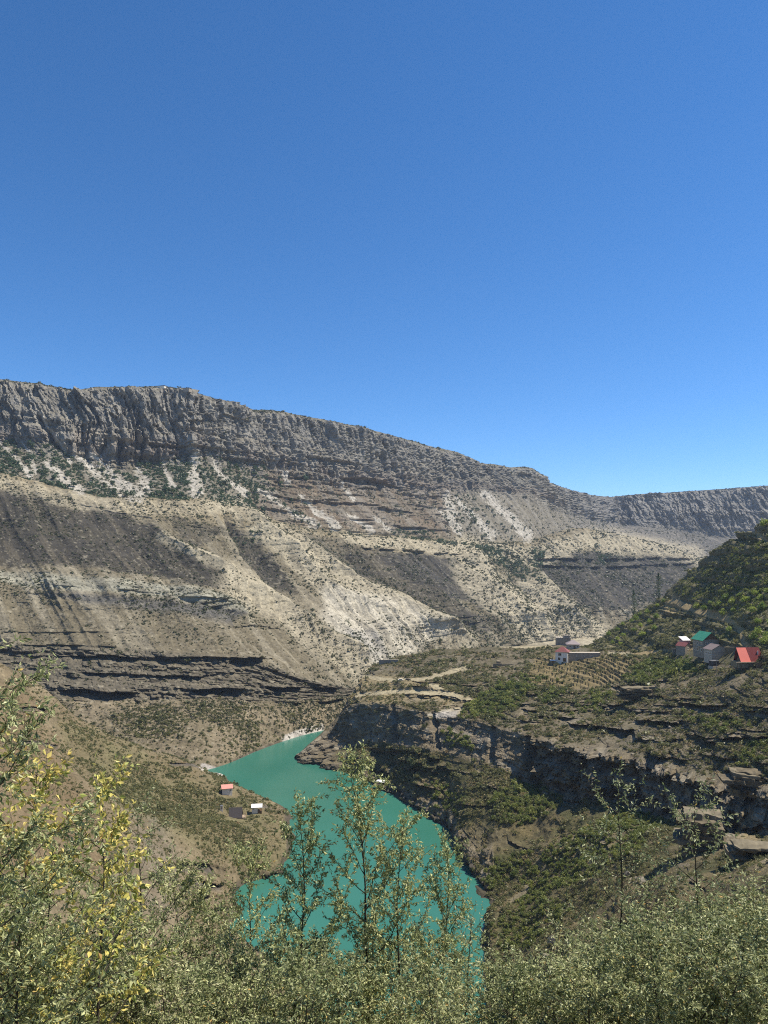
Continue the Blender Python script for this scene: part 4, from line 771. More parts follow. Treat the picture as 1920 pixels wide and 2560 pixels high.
#             kind        seed ...
slender = [make_tree(100+k, 7., 52, .25, 11, 24, .054, .42, .12, up=.8, twl=.32, pal=((146, 150, 100), (112, 120, 74), (176, 176, 120))) for k in range(3)]
bushy = [make_tree(200+k, 6., 44, .30, 13, 28, .054, .40, .12, pal=((140, 144, 98), (106, 114, 70), (172, 172, 122))) for k in range(4)]
yellowy = [make_tree(300+k, 6., 30, .22, 8, 17, .07, .5, .25, pal=((150, 152, 84), (118, 126, 62), (182, 172, 92)), yellow=.27) for k in range(2)]
sparse = [make_tree(400+k, 6.5, 30, .22, 7, 14, .055, .36, .25, pal=((150, 152, 108), (176, 174, 130), (118, 126, 80))) for k in range(2)]
print('LEAVES', [x[2] for x in slender+bushy+yellowy+sparse])
KH = {'s': (slender, 7.), 'b': (bushy, 6.), 'y': (yellowy, 6.), 'p': (sparse, 6.5)}
tree_no = [0]
def fg_tree(px, py, D, kind, label, group=None, var=None):
    g = np.random.default_rng(1000+tree_no[0]); tree_no[0] += 1
    top = unproj(px, py, D); gz = float(near_z(np.array(top[0]), np.array(top[1])))-.15; ht = top[2]-gz
    lst, h0 = KH[kind]; tr, cr, _ = lst[(tree_no[0] if var is None else var) % len(lst)]
    k = ht/(h0*1.02); wk = np.clip(k, .8, 1.1)
    o = bpy.data.objects.new('young_tree' if kind != 'y' else 'yellowing_tree', None); col.objects.link(o); o.empty_display_size = .3
    o.location = (top[0], top[1], gz); o.rotation_euler = (0, 0, g.uniform(0, 6.28)); o.scale = (wk, wk, k)
    link('trunk', tr, M_barkd, o); link('crown', cr, M_leaf, o)
    tag(o, label, 'tree', group)
named = [(872, 1895, 9.5, 's', 'tall slender tree with the highest tip over the turquoise water'), (748, 2005, 9.5, 's', 'slim leafy tree left of the tallest one, before the water'), (1008, 2042, 9.5, 's', 'leafy tree right of the tallest one, before the water'),
         (1122, 2105, 10.5, 's', 'thin upright tree against the right edge of the water'), (622, 2115, 11, 's', 'slim tree before the rocky point of the left bank'), (345, 1990, 9.5, 'p', 'sparse dark stemmed tree in front of the grey bare patch'),
         (95, 1885, 6.4, 'y', 'yellowing tree with pale leaves at the left'), (250, 1925, 7, 'y', 'second yellowing tree, right of the leftmost yellow one'), (-78, 1590, 5.2, 'b', 'tall pale leaved tree cut by the left edge of the picture'), (1545, 1930, 9.5, 'p', 'thin bare topped tree before the dark cliff'),
         (1735, 1965, 9, 'p', 'sparse pale leaved tree before the big dark rock'), (1180, 2275, 9, 'p', 'fine twigged tree at the near right shore'), (1400, 2290, 8.5, 'p', 'leafy tree below the pale footpath'), (430, 2170, 10, 'b', 'leafy tree in front of the layered outcrop of the left bank')]
for a in named: fg_tree(*a)
g = np.random.default_rng(77)
mass = [(530, 2260, 10, 'b'), (690, 2330, 12, 's'), (800, 2345, 11, 's'), (945, 2340, 12, 's'), (1070, 2330, 10, 'b'), (250, 2170, 9, 'b'), (140, 2120, 8, 'b'), (-20, 2060, 7, 'b'), (60, 2230, 6, 'b'), (330, 2280, 7.5, 'b'), (1290, 2410, 8, 'b'), (1500, 2330, 9, 'b'), (1590, 2320, 8.5, 'b'), (1680, 2285, 9, 'b'), (1760, 2275, 8, 'b'), (1840, 2265, 8, 'b'), (1910, 2250, 7.5, 'b'), (1985, 2210, 7, 'b'), (1620, 2330, 7, 'b'), (1480, 2400, 7, 'b'), (1860, 2330, 6.5, 'b'), (580, 2360, 9, 'b'), (760, 2370, 10, 'b'), (880, 2390, 9, 'b')]
mass += [(px+g.normal(0, 18), 2425+g.normal(0, 30)-110*max(0, px-1300)/620-60*max(0, 500-px)/500, g.uniform(7, 9.5), 'b' if i % 4 else 'p') for i, px in enumerate(range(-80, 2040, 62))]
def side(px): return ('below the yellowing trees at the lower left' if px < 420 else 'below the left bank outcrop' if px < 640 else 'below the river in the lower middle' if px < 1180 else 'below the footpath right of the river' if px < 1560 else 'in the dense lower right corner')
for px, py, D, k in mass:
    fg_tree(px, py, D, k, ('leafy' if k == 'b' else 'fine leaved')+' olive green tree '+side(px)+(', further back' if D > 8.6 else ', in front'), 'trees massed along the bottom of the picture')
# shrubs and small trees of the right hill, one by one
shr = []
for k in range(4):
    V, f = leaf_ball(0, 620, 1., 1.05, .1, 60+k, clumps=12); V[:, 2] += .12; stems = []
    gg = np.random.default_rng(k); off = 0; SV = []; SF = []
    for j in range(5):
        b = bend((0, 0, -.25), (gg.normal(0, .5), gg.normal(0, .5), 1), .9, 4, gg, .1, .1); v_, f_ = tube(b, .035, .012, 4); SV.append(v_); SF.append(f_+off); off += len(v_)
    shr.append((make_mesh('crown', V, f, None, False), make_mesh('trunk', np.concatenate(SV), np.concatenate(SF))))
def shrub(s, px, py, r, label, group, tall=1.):
    g = np.random.default_rng(int(px*7+py)); p = at(s, px, py); o = bpy.data.objects.new('green_shrub', None); col.objects.link(o); o.location = p; o.rotation_euler = (0, 0, g.uniform(0, 6.28)); o.scale = (r, r, r*tall*g.uniform(.85, 1.1))
    k = g.integers(0, 4); link('crown', shr[k][0], M_bright, o); link('trunk', shr[k][1], M_barkd, o); tag(o, label, 'shrub', group)
g = np.random.default_rng(5)
M_bright = leaf_mat('bright hedge leaves', (146, 160, 72), .3, .42)
GB = 'green shrubs on the right hillside'
hedge = [(1525, 1590), (1540, 1575), (1556, 1566), (1572, 1553), (1590, 1545), (1606, 1540), (1622, 1533), (1640, 1520), (1655, 1505), (1545, 1600), (1565, 1590), (1585, 1578), (1603, 1568), (1625, 1556), (1645, 1545), (1530, 1608), (1552, 1612), (1610, 1590), (1635, 1575),
         (1758, 1520), (1775, 1508), (1795, 1515), (1812, 1500), (1830, 1510), (1850, 1495), (1868, 1508), (1885, 1490), (1905, 1500), (1922, 1480), (1780, 1530), (1805, 1535), (1835, 1535), (1880, 1530), (1910, 1525), (1895, 1560), (1915, 1555), (1890, 1585), (1912, 1590), (1930, 1575), (1880, 1600), (1905, 1615), (1928, 1610), (1740, 1520), (1822, 1580)]
for px, py in hedge: shrub(sH, px+g.normal(0, 3), py+g.normal(0, 2), g.uniform(2.4, 4.0), ('round bright green shrub in the hedge climbing below the two poplars' if px < 1700 else 'bright green shrub beside the dirt track above the red roof' if py > 1550 else 'bright green shrub in the dense belt above the dirt track'), GB)
shrub(sH, 1912, 1316, 4.2, 'dark tree on the skyline at the top right of the hill', None, 1.2); shrub(sH, 1935, 1318, 4.5, 'dark tree cut by the picture edge on the hill skyline', None, 1.2)
# two thin poplars behind the hedge
def poplar(s, px, pyb, hpx, label):
    p = at(s, px, pyb); m = p[1]/F; o = bpy.data.objects.new('poplar_tree', None); col.objects.link(o); o.location = p; H_ = hpx*m
    gg = np.random.default_rng(int(px)); n = 900; z = gg.random(n)**.8; r = .11*H_*np.sin(np.pi*np.clip(z*.9+.08, 0, 1))**.8*np.sqrt(gg.random(n))*(.6+.8*(np.sin(z*37+gg.random()*6)*.5+.5)); a = gg.uniform(0, 6.28, n)
    c = np.c_[r*np.cos(a), r*np.sin(a), (.12+.88*z)*H_]; d = gg.normal(size=(n, 3)); d /= np.linalg.norm(d, axis=1)[:, None]; b = np.cross(d, gg.normal(size=(n, 3))); b /= np.linalg.norm(b, axis=1)[:, None]; L = .016*H_
    link('crown', make_mesh('crown', np.stack([c-d*L, c-b*L*.6, c+d*L, c+b*L*.6], 1).reshape(-1, 3), np.arange(4*n).reshape(-1, 4), None, False), M_tal, o)
    V, f = tube(np.array([[0, 0, -1], [.1, 0, H_*.3], [0, .1, H_*.7], [.05, 0, H_*.98]]), .012*H_, .002*H_, 6); link('trunk', make_mesh('trunk', V, f), M_barkd, o); tag(o, label, 'tree')
poplar(sH, 1584, 1545, 70, 'thin dark poplar, the shorter and left of two'); poplar(sH, 1645, 1505, 72, 'thin dark poplar, the right of two at the hedge top')

# ---------------------------------------------------------------- buildings
class MB:
    def __init__(s): s.v = []; s.f = []
    def box(s, x0, x1, y0, y1, z0, z1):
        o = len(s.v); s.v += [(x, y, z) for z in (z0, z1) for y in (y0, y1) for x in (x0, x1)]
        s.f += [tuple(o+i for i in q_) for q_ in ((0, 2, 3, 1), (4, 5, 7, 6), (0, 1, 5, 4), (2, 6, 7, 3), (0, 4, 6, 2), (1, 3, 7, 5))]; return s
    def poly(s, pts, faces): o = len(s.v); s.v += [tuple(p) for p in pts]; s.f += [tuple(o+i for i in q_) for q_ in faces]; return s
    def slab(s, pts, th):
        """a thick sheet through a planar polygon"""
        P = np.array(pts, float); n = np.cross(P[1]-P[0], P[2]-P[0]); n /= np.linalg.norm(n); n *= th; k = len(P); o = len(s.v)
        s.v += [tuple(p) for p in P]+[tuple(p) for p in P-n]
        s.f += [tuple(o+i for i in range(k)), tuple(o+2*k-1-i for i in range(k))]+[(o+i, o+k+i, o+k+(i+1) % k, o+(i+1) % k) for i in range(k)]; return s
    def build(s, name, mat, parent, label=None, **kw):
        me = bpy.data.meshes.new(name); me.from_pydata(s.v, [], s.f); me.update(); o = link(name, me, mat, parent, **kw)
        if label: o['label'] = label
        return o
W_white = plain('white render', (236, 226, 208), .85, .06, .6); W_grey = plain('bare concrete block', (186, 174, 154), .9, .12, 1.2); W_dark = plain('dark concrete', (150, 140, 124), .9, .15, 1.); W_stone = plain('rough stone masonry', (140, 126, 100), .95, .25, 2., bump=.5)
Rf_red = plain('faded red sheet roof', (132, 78, 72), .6, .12, .5); Rf_green = plain('green metal roof', (66, 142, 108), .45, .06, .3); Rf_salmon = plain('salmon red roof sheet', (238, 128, 106), .5, .05, .3); Rf_dred = plain('dark red roof sheet', (116, 34, 28), .5, .1, .4); Rf_brown = plain('grey brown roof', (128, 112, 106), .7, .1, .5); Rf_grey = plain('dusty grey roof', (150, 136, 132), .7, .1, .5)
Rf_white = plain('white roof sheet', (226, 222, 214), .5, .05, .5); Rf_char = plain('charcoal roof felt', (78, 72, 70), .75, .08, .6); Rf_pink = plain('faded pink red roof', (206, 142, 126), .6, .08, .6)
Glass = plain('dark window glass', (30, 30, 30), .12, .1, .3, spec=.6); Wood = plain('weathered wood', (118, 92, 66), .85, .25, 3., bump=.3); Wood2 = plain('pale planks', (168, 148, 124), .85, .2, 3.); Metal = plain('dull metal', (120, 120, 122), .5, .1, 2., metal=.4); Black = plain('black rubber', (22, 22, 22), .8, .1); PlR = plain('pink siding', (196, 150, 144), .8, .08)
def root(name, s, px, py, rz, label, cat, group=None, dz=0., p=None):
    p = (at2(px, py) if s is None else at(s, px, py)) if p is None else p; o = bpy.data.objects.new(name, None); col.objects.link(o); o.location = (p[0], p[1], p[2]+dz); o.rotation_euler = (0, 0, math.radians(rz)); tag(o, label, cat, group); return o, p[1]/F
def win(o, face, a, z, w_, h_, W, Dp, door=False):
    """a window or door in the 'f'ront, 'l'eft or 'r'ight face, centred a metres along it"""
    def bx(n0, n1, t0, t1, z0, z1):
        m = MB()
        if face == 'f': m.box(a+t0, a+t1, -n1, -n0, z0, z1)
        elif face == 'r': m.box(W/2+n0, W/2+n1, a+t0, a+t1, z0, z1)
        else: m.box(-W/2-n1, -W/2-n0, a+t0, a+t1, z0, z1)
        return m
    pn = bx(-.05, .03, -w_/2, w_/2, z, z+h_).build('door' if door else 'window', Glass if not door else Wood, o)
    fr = MB()
    for t0, t1, z0, z1 in ((-w_/2-.18, -w_/2, z-.18, z+h_+.18), (w_/2, w_/2+.18, z-.18, z+h_+.18), (-w_/2, w_/2, z-.18, z), (-w_/2, w_/2, z+h_, z+h_+.18), (-.05, .05, z, z+h_)):
        q_ = bx(.0, .07, t0, t1, z0, z1); fr.poly(q_.v, q_.f)
    fr.build('frame', W_white if not door else Wood, pn)
def walls(o, W, Dp, H_, mat, deep=3., name='wall'): return MB().box(-W/2, W/2, 0, Dp, -deep, H_).build(name, mat, o)
def gable(o, W, Dp, H_, rh, mat, gmat, ov=.4, th=.15):
    """roof with its ridge along y; gable walls filled in"""
    MB().poly([(-W/2, 0.01, H_), (W/2, 0.01, H_), (0, 0.01, H_+rh)], [(0, 1, 2)]).poly([(-W/2, Dp-.01, H_), (W/2, Dp-.01, H_), (0, Dp-.01, H_+rh)], [(1, 0, 2)]).build('gable_wall', gmat, o)
    r = None; e = rh/(W/2)*ov
    for sx_ in (-1, 1):
        p = [(sx_*(W/2+ov), -ov, H_-e), (sx_*(W/2+ov), Dp+ov, H_-e), (0, Dp+ov, H_+rh), (0, -ov, H_+rh)]; p = [(x, y, z+th) for x, y, z in p]
        MB().slab(p if sx_ > 0 else p[::-1], th).build('roof', mat, o)
def hip(o, W, Dp, H_, rh, mat, ov=.5):
    a, b = W/2+ov, ov; y0, y1 = -b, Dp+b; r = min(W, Dp)/2*.95; m = MB(); z = H_-.05
    if Dp >= W: R1, R2 = (0, y0+a, H_+rh), (0, y1-a, H_+rh)
    else: R1, R2 = (-a+Dp/2+b, (y0+y1)/2, H_+rh), (a-Dp/2-b, (y0+y1)/2, H_+rh)
    v = [(-a, y0, z), (a, y0, z), (a, y1, z), (-a, y1, z), R1, R2]
    f = [(0, 1, 4), (1, 2, 5, 4), (2, 3, 5), (3, 0, 4, 5)] if Dp >= W else [(0, 1, 5, 4), (1, 2, 5), (2, 3, 4, 5), (3, 0, 4)]
    m.poly(v, f+[(0, 3, 2, 1)]).build('roof', mat, o); MB().box(-a, a, y0, y1, z-.18, z-.004).build('eaves', Wood, o)
# white house on the terraces
o, m = root('white_house', sB, 1402, 1652, -24, 'white two storey house with red hip roof above the terraces', 'house'); W, Dp, H_ = 30*m, 26*m, 25*m
walls(o, W, Dp, H_, W_white); hip(o, W, Dp, H_, 12*m, Rf_red, .7)
win(o, 'f', -W*.14, H_*.62, W*.24, H_*.24, W, Dp); win(o, 'f', -W*.2, H_*.2, W*.18, H_*.24, W, Dp); win(o, 'f', W*.24, H_*.08, W*.22, H_*.32, W, Dp, True)
for a_ in (.25, .6): win(o, 'r', Dp*a_, H_*.55, 1.2, 1.4, W, Dp)
po = MB().box(W/2+.02, W/2+3.2, Dp*.55, Dp*.95, H_*.42, H_*.48); po.box(W/2+2.9, W/2+3.15, Dp*.6, Dp*.66, 0, H_*.42).box(W/2+2.9, W/2+3.15, Dp*.85, Dp*.91, 0, H_*.42); po.build('porch', W_white, o)
o, m = root('outbuilding', sB, 1460, 1645, -2, 'long low grey block building with three openings beside the white house', 'building'); W = 78*m; H_ = 12.5*m
walls(o, W, 5., H_, W_dark); MB().box(-W/2-.15, W/2+.15, -.15, 5.15, H_, H_+.25).build('roof', W_grey, o)
for a_ in (-.3, -.05, .22): win(o, 'f', W*a_, H_*.3, 1.7, .9, W, 5.)
o, m = root('shed', sB, 1380, 1657, -10, 'tiny shed with a white flat roof left of the white house', 'shed'); walls(o, 12*m, 3, 7*m, W_stone); MB().slab([(-7*m, -.5, 7*m), (7*m, -.5, 7*m), (7*m, 3.4, 8*m), (-7*m, 3.4, 8*m)], .15).build('roof', Rf_white, o); win(o, 'f', 0, .5, .9, 1.5, 12*m, 3, True)
o, m = root('hip_roof_house', sB, 1434, 1620, -8, 'single storey grey house with dusty hip roof behind the white house', 'house'); W = 29*m; walls(o, W, 9, 11*m, W_grey); hip(o, W, 9, 11*m, 10*m, Rf_grey, 1.0); win(o, 'f', W*.08, .3, 1.1, 2.1, W, 9, True); win(o, 'f', -W*.28, 1.2, 1.2, 1.2, W, 9); win(o, 'f', W*.34, 1.2, 1.2, 1.2, W, 9)
o, m = root('unfinished_building', sB, 1420, 1617, -6, 'dark unfinished concrete building with column stubs on top', 'building', p=at(sB, 1420, 1617)+np.array([0, 16, 0])); W = 34*m; walls(o, W, 9, 18*m, W_dark); MB().box(-W/2-.2, W/2+.2, -.2, 9.2, 18*m, 18*m+.3).build('slab', W_grey, o); MB().box(2*m, W/2-.3, .4, 8.6, 18*m+.3, 24*m).build('upper_wall', W_dark, o)
for k in range(9): MB().box(-W/2+.3+k*(W-.9)/8, -W/2+.65+k*(W-.9)/8, .2, .55, 18*m+.3 if k < 5 else 24*m, (20.5 if k < 5 else 26.5)*m).build('column', W_dark, o)
o, m = root('ruin', sB, 1262, 1662, 4, 'roofless stone ruin of low walls on the plateau', 'ruin'); W = 60*m
MB().box(-W/2, -W/2+22*m, 0, .6, -2, 6*m).build('wall', W_stone, o); MB().box(-W/2+22.1*m, W/2, .3, .9, -2, 4*m).build('wall', W_stone, o); MB().box(-W/2+12*m, -W/2+19*m, .61, 6, -2, 11*m).build('tower', W_stone, o); MB().box(W/2-.6, W/2, 1, 6, -2, 5*m).build('wall', W_stone, o)
o, m = root('retaining_wall', sB, 972, 1656, 2, 'dark rectangular retaining wall at the left corner of the plateau', 'wall'); MB().box(-24*m, 24*m, 0, .8, -2, 8*m).build('wall', W_dark, o); MB().box(-25*m, 25*m, -.15, .95, 8*m, 9*m).build('coping', W_grey, o)
# green roofed house and its neighbours
o, m = root('green_roof_house', None, 1776, 1632, 8, 'tall grey house with bright green metal gable roof', 'house'); W, Dp, H_ = 42*m, 46*m, 33*m
walls(o, W, Dp, H_, W_dark); gable(o, W, Dp, H_, 17*m, Rf_green, Wood, .9)
for zz in (.12, .58):
    for a_ in (.2, .55, .85): win(o, 'l', Dp*a_, H_*zz, 1.3, 1.5, W, Dp)
win(o, 'f', 0, H_*.62, 1.6, 1.4, W, Dp); win(o, 'f', -W*.3, H_*.62, 1.2, 1.4, W, Dp)
MB().box(-W/2-1.2, -W/2-.02, Dp*.1, Dp*.5, H_*.48, H_*.53).build('balcony', W_grey, o)
o, m = root('grey_gable_house', None, 1797, 1645, 10, 'low grey plank house with brown gable roof before the green roofed house', 'house'); W, Dp, H_ = 43*m, 34*m, 22*m
walls(o, W, Dp, H_, W_grey); gable(o, W, Dp, H_, 11*m, Rf_brown, W_grey, .5)
for a_ in (.2, .45, .7): win(o, 'l', Dp*a_, H_*.45, 1.1, 1.1, W, Dp)
for k in range(5): MB().box(-W/2-.03, W/2+.03, -.06, -.002, -1+k*H_/5, -1+k*H_/5+.12).build('plank', W_dark, o)
o, m = root('small_gable_house', None, 1718, 1626, 30, 'small grey house with pink brown roof left of the green roofed house', 'house'); W = 22*m; walls(o, W, 7, 12*m, W_dark); gable(o, W, 7, 12*m, 8*m, Rf_red, W_dark, .3); win(o, 'f', 0, 1., 1.2, 1.2, W, 7)
o, m = root('white_roof_shed', sB, 1722, 1618, 6, 'pink shed with a white sloping roof behind the small grey house', 'shed', p=at2(1722, 1622)+np.array([2, 10, 1.5])); W = 18*m; walls(o, W, 5, 12*m, PlR); MB().slab([(-W/2-.4, -.5, 12.2*m), (W/2+.4, -.5, 12.2*m), (W/2+.4, 5.4, 20*m), (-W/2-.4, 5.4, 20*m)], .15).build('roof', Rf_white, o); MB().box(-W/2+.1, W/2-.1, 4.8, 4.98, 11*m, 18*m).build('back_wall', PlR, o)
o, m = root('block_wall', None, 1693, 1627, 4, 'low grey yard wall at the left end of the houses', 'wall'); MB().box(-13*m, 13*m, 0, .5, -2, 8*m).build('wall', W_dark, o); MB().box(3*m, 8*m, -.04, -.002, 1*m, 5*m).build('gate', Metal, o)
o, m = root('stone_wall', None, 1832, 1626, -4, 'low brown wall between the grey gable house and red roof', 'wall'); MB().box(-22*m, 20*m, 0, .6, -2, 7*m).build('wall', W_stone, o); MB().box(-22.3*m, 20.3*m, -.1, .7, 7*m, 7.8*m).build('coping', W_stone, o)
# red A-frame house
o, m = root('red_roof_house', None, 1880, 1657, 4, 'steep red roofed house with salmon front panel at the right edge', 'house'); W, Dp, H_ = 62*m, 30*m, 34*m
MB().box(-W/2-6*m, W/2+2*m, -4*m, Dp+1, -2.2, 4*m).build('base', W_stone, o); MB().box(-W/2-14*m, W/2-10*m, -8*m, -4.02*m, 3.2*m, 4*m).build('deck', Wood2, o)
for k in range(5): MB().box(-W/2-13*m+k*10*m, -W/2-12*m+k*10*m, -7.6*m, -6.6*m, -3, 3.2*m).build('post', Wood, o)
z0 = 4*m; sk = 9*m
MB().poly([(-W/2-4*m+sk, .3, z0), (-W/2-4*m+sk, Dp-.3, z0), (-W/2+sk, Dp/2, z0+H_-.5)], [(0, 2, 1)]).poly([(W/2-.3, .3, z0), (W/2-.3, Dp-.3, z0), (W/2-.3, Dp/2, z0+H_-.5)], [(0, 1, 2)]).build('gable_wall', Wood, o)
def fr(x0, x1, e0, e1): return [(x0, -.6, z0-.3), (x1, -.6, z0-.3), (e1, Dp/2, z0+H_), (e0, Dp/2, z0+H_)]
MB().slab(fr(-W/2, -W/2+26*m, -W/2-2*m, -W/2+22*m), .18).build('roof_panel', Rf_salmon, o, 'bright salmon roof sheet'); MB().slab(fr(-W/2+26.2*m, W/2, -W/2+22.2*m, W/2-6*m), .2).build('roof_panel', Rf_dred, o, 'dark red roof sheet')
MB().slab([(W/2, Dp+.6, z0-.3), (-W/2, Dp+.6, z0-.3), (-W/2-2*m, Dp/2+.05, z0+H_), (W/2-6*m, Dp/2+.05, z0+H_)], .18).build('roof_panel', Rf_dred, o); MB().box(W/2-14*m, W/2-12*m, Dp*.2, Dp*.2+.6, z0+H_*.35, z0+H_*.75).build('chimney', W_white, o)
win(o, 'f', 0, 1.2, .02, .02, W, Dp) if False else None
o, m = root('plank_fence', sB, 1902, 1656, -4, 'brown plank fence in front of the red roofed house', 'fence', p=at2(1902, 1660)+np.array([0, -3, 0]))
for k in range(14): MB().box(-21*m+k*3.1*m, -21*m+k*3.1*m+2.8*m, 0, .06, -1, 9*m+.2*math.sin(k*5)).build('plank', Wood, o)
MB().box(-21*m, 22*m, .07, .14, 6*m, 6.8*m).build('rail', Wood, o)
o, m = root('water_tank', None, 1790, 1664, 14, 'dark cubic water tank on a pad below the grey house', 'tank'); MB().box(-9*m, 9*m, 0, 16*m, .3, 14*m).build('body', Rf_char, o); MB().box(-9.6*m, 9.6*m, -.3, 16.6*m, 14*m, 14.7*m).build('lid', Metal, o); MB().box(-10.5*m, 10.5*m, -.5, 17*m, -2, .28).build('pad', W_grey, o)
o, m = root('utility_pole', None, 1789, 1674, 0, 'thin grey pole standing before the dark tank', 'pole'); V, f = tube(np.array([[0, 0, -1], [0, 0, 3], [0, 0, 26*m]]), .16, .1, 8); link('mast', make_mesh('mast', V, f), Metal, o); MB().box(-.6, .6, -.06, .06, 24*m, 24*m+.12).build('crossarm', Metal, o)
# huts by the water
o, m = root('pink_roof_hut', sN, 570, 1985, 16, 'white hut with faded pink sloping roof at the water edge', 'hut', dz=1.1); W, Dp, H_ = 24*m, 18*m, 11*m
walls(o, W, Dp, H_, W_white, 2.2); MB().slab([(-W/2-.5, -.6, H_+.1), (W/2+.5, -.6, H_+.1), (W/2+.5, Dp+.5, H_+1.1), (-W/2-.5, Dp+.5, H_+1.1)], .16).build('roof', Rf_pink, o); win(o, 'f', W*.3, 1.2, .7, .6, W, Dp)
win(o, 'l', Dp*.4, .1, .8, 1.8, W, Dp, True)
o, m = root('charcoal_roof_hut', sN, 588, 2042, 6, 'hut with one big charcoal roof slope and wooden deck', 'hut'); W, Dp = 33*m, 20*m; H_ = 22*m
MB().slab([(-W/2, -.3, .2), (W/2, -.3, .2), (W/2-.4, Dp*.55, H_), (-W/2-.2, Dp*.55, H_)], .2).build('roof_panel', Rf_char, o); MB().slab([(W/2, Dp*1.15, .2), (-W/2, Dp*1.15, .2), (-W/2-.2, Dp*.56, H_), (W/2-.4, Dp*.56, H_)], .2).build('roof_panel', Rf_char, o)
for xx in (-W/2+.4, W/2-.6): MB().poly([(xx, .1, 0), (xx, Dp*1.05, 0), (xx, Dp*.55, H_-.5), (xx+.12, .1, 0), (xx+.12, Dp*1.05, 0), (xx+.12, Dp*.55, H_-.5)], [(0, 2, 1), (3, 4, 5), (0, 1, 4, 3), (1, 2, 5, 4), (2, 0, 3, 5)]).build('gable_wall', Wood, o)
MB().box(-W/2, W/2+7*m, 0, Dp, -1.2, .15).build('deck', Wood2, o)
for k in range(3): MB().box(W/2+6*m, W/2+6.5*m, k*Dp/2.2, k*Dp/2.2+.2, .15, 1.2).build('rail_post', Wood, o)
MB().box(W/2+6*m, W/2+6.5*m, 0, Dp*.95, 1.2, 1.3).build('rail', Wood, o)
o, m = root('white_roof_kiosk', sN, 643, 2031, 8, 'small white kiosk with porch right of the charcoal hut', 'kiosk', dz=1.1); W, Dp, H_ = 24*m, 14*m, 9*m
MB().box(-W/2, W*.08, 0, Dp, -2.2, H_).build('wall', W_white, o); MB().slab([(-W/2-.4, -.5, H_+.05), (W/2+.3, -.5, H_+.05), (W/2+.3, Dp+.4, H_+.9), (-W/2-.4, Dp+.4, H_+.9)], .15).build('roof', Rf_white, o)
for xx in (W*.2, W*.34, W*.47): MB().box(xx, xx+.18, .05, .23, -.8, H_).build('post', Wood, o)
MB().box(W*.09, W/2, 0, Dp, -2.2, .1).build('floor', Wood, o); MB().box(W*.2, W*.5, .25, .3, .9, 1.0).build('rail', Wood, o); win(o, 'f', -W*.36, 1.0, .6, .6, W, Dp)
o, m = root('outhouse', sN, 557, 2027, 10, 'tiny white outhouse left of the charcoal hut', 'outhouse', dz=1.1); walls(o, 6*m, 1.5, 8*m, W_white, 2.); MB().box(-3.4*m, 3.4*m, -.15, 1.65, 8*m, 8.5*m).build('roof', Metal, o); MB().box(-1.6*m, 1.6*m, -.05, -.002, .1, 6.5*m).build('door', Wood2, o)
# bathing platform on the right shore
p = unproj(955, 1972, dist_for_z(1972, -149.2)); o, m = root('river_platform', sB, 0, 0, -14, 'wooden riverside platform on posts under the right cliff', 'platform', p=p); W = 46*m
for k in range(12): MB().box(-W/2+k*W/12, -W/2+(k+.92)*W/12, -1.5, 4.5, 1.5, 1.62).build('plank', Wood2, o)
for xx in (-W/2+.3, -W/6, W/6, W/2-.4):
    for yy in (-1.2, 4.): MB().box(xx, xx+.22, yy, yy+.22, -4, 1.49).build('post', Wood, o)
o, m = root('white_canopy', sB, 0, 0, -14, 'white flat canopy on thin posts over the riverside platform', 'canopy', p=p+np.array([-1.2, 1.6, 1.62]))
MB().slab([(-13*m, -1.2, 2.5), (11*m, -1.2, 2.5), (14*m, 3.2, 2.8), (-9*m, 3.2, 2.8)], .1).build('cover', Rf_white, o)
for xx in (-11*m, 9*m):
    for yy in (-1., 2.4): MB().box(xx+.8, xx+.9, yy, yy+.1, 0, 2.48).build('post', Metal, o)
# buildings on the skyline
for px, w_, hh, lab in ((398, 30, 5, 'long low building on the mountain skyline'), (422, 12, 3.5, 'small building right of the long one on the skyline'), (467, 16, 4.5, 'dark building at the right end of the skyline group')):
    yy = np.interp(px, [a[0] for a in crest_py], [a[1] for a in crest_py]); p = at(sA, px, yy+1); o, m = root('skyline_building', sA, 0, 0, -20, lab, 'building', p=p); walls(o, w_*m, 8, hh*m, W_white if px == 398 else W_dark, 3.); MB().box(-w_*m/2-.4, w_*m/2+.4, -.4, 8.4, hh*m, hh*m+.8).build('roof', Rf_char, o)
    for k in range(3): win(o, 'f', (k-1)*w_*m*.28, hh*m*.35, 1.2, 1.2, w_*m, 8)
# parked cars on the plateau track
def car(px, py, rz, paint, label):
    o, m = root('parked_car', sB, px, py, rz, label, 'car', 'cars parked on the plateau track')
    pr = [(-2.15, .35), (2.15, .35), (2.15, .85), (1.3, .95), (.75, 1.45), (-1.0, 1.45), (-1.75, .95), (-2.15, .9)]; mb = MB(); k = len(pr)
    mb.poly([(x, -.85, z) for x, z in pr]+[(x, .85, z) for x, z in pr], [tuple(range(k)), tuple(range(2*k-1, k-1, -1))]+[(i, k+i, k+(i+1) % k, (i+1) % k) for i in range(k)]).build('body', paint, o)
    for yy in (-.86, .86): MB().box(-1.3, .95, yy-.012, yy+.012, .98, 1.36).build('window', Glass, o)
    for xx in (-1.35, 1.35):
        for yy in (-.8, .8):
            V, f = tube(np.array([[xx, yy-.1, .33], [xx, yy+.1, .33]]), .33, .33, 12); link('wheel', make_mesh('wheel', V, f), Black, o)
car(1001, 1699, 8, W_white, 'white car parked on the plateau track, left of two'); car(1019, 1699, -4, Rf_char, 'dark car parked on the plateau track, right of two')
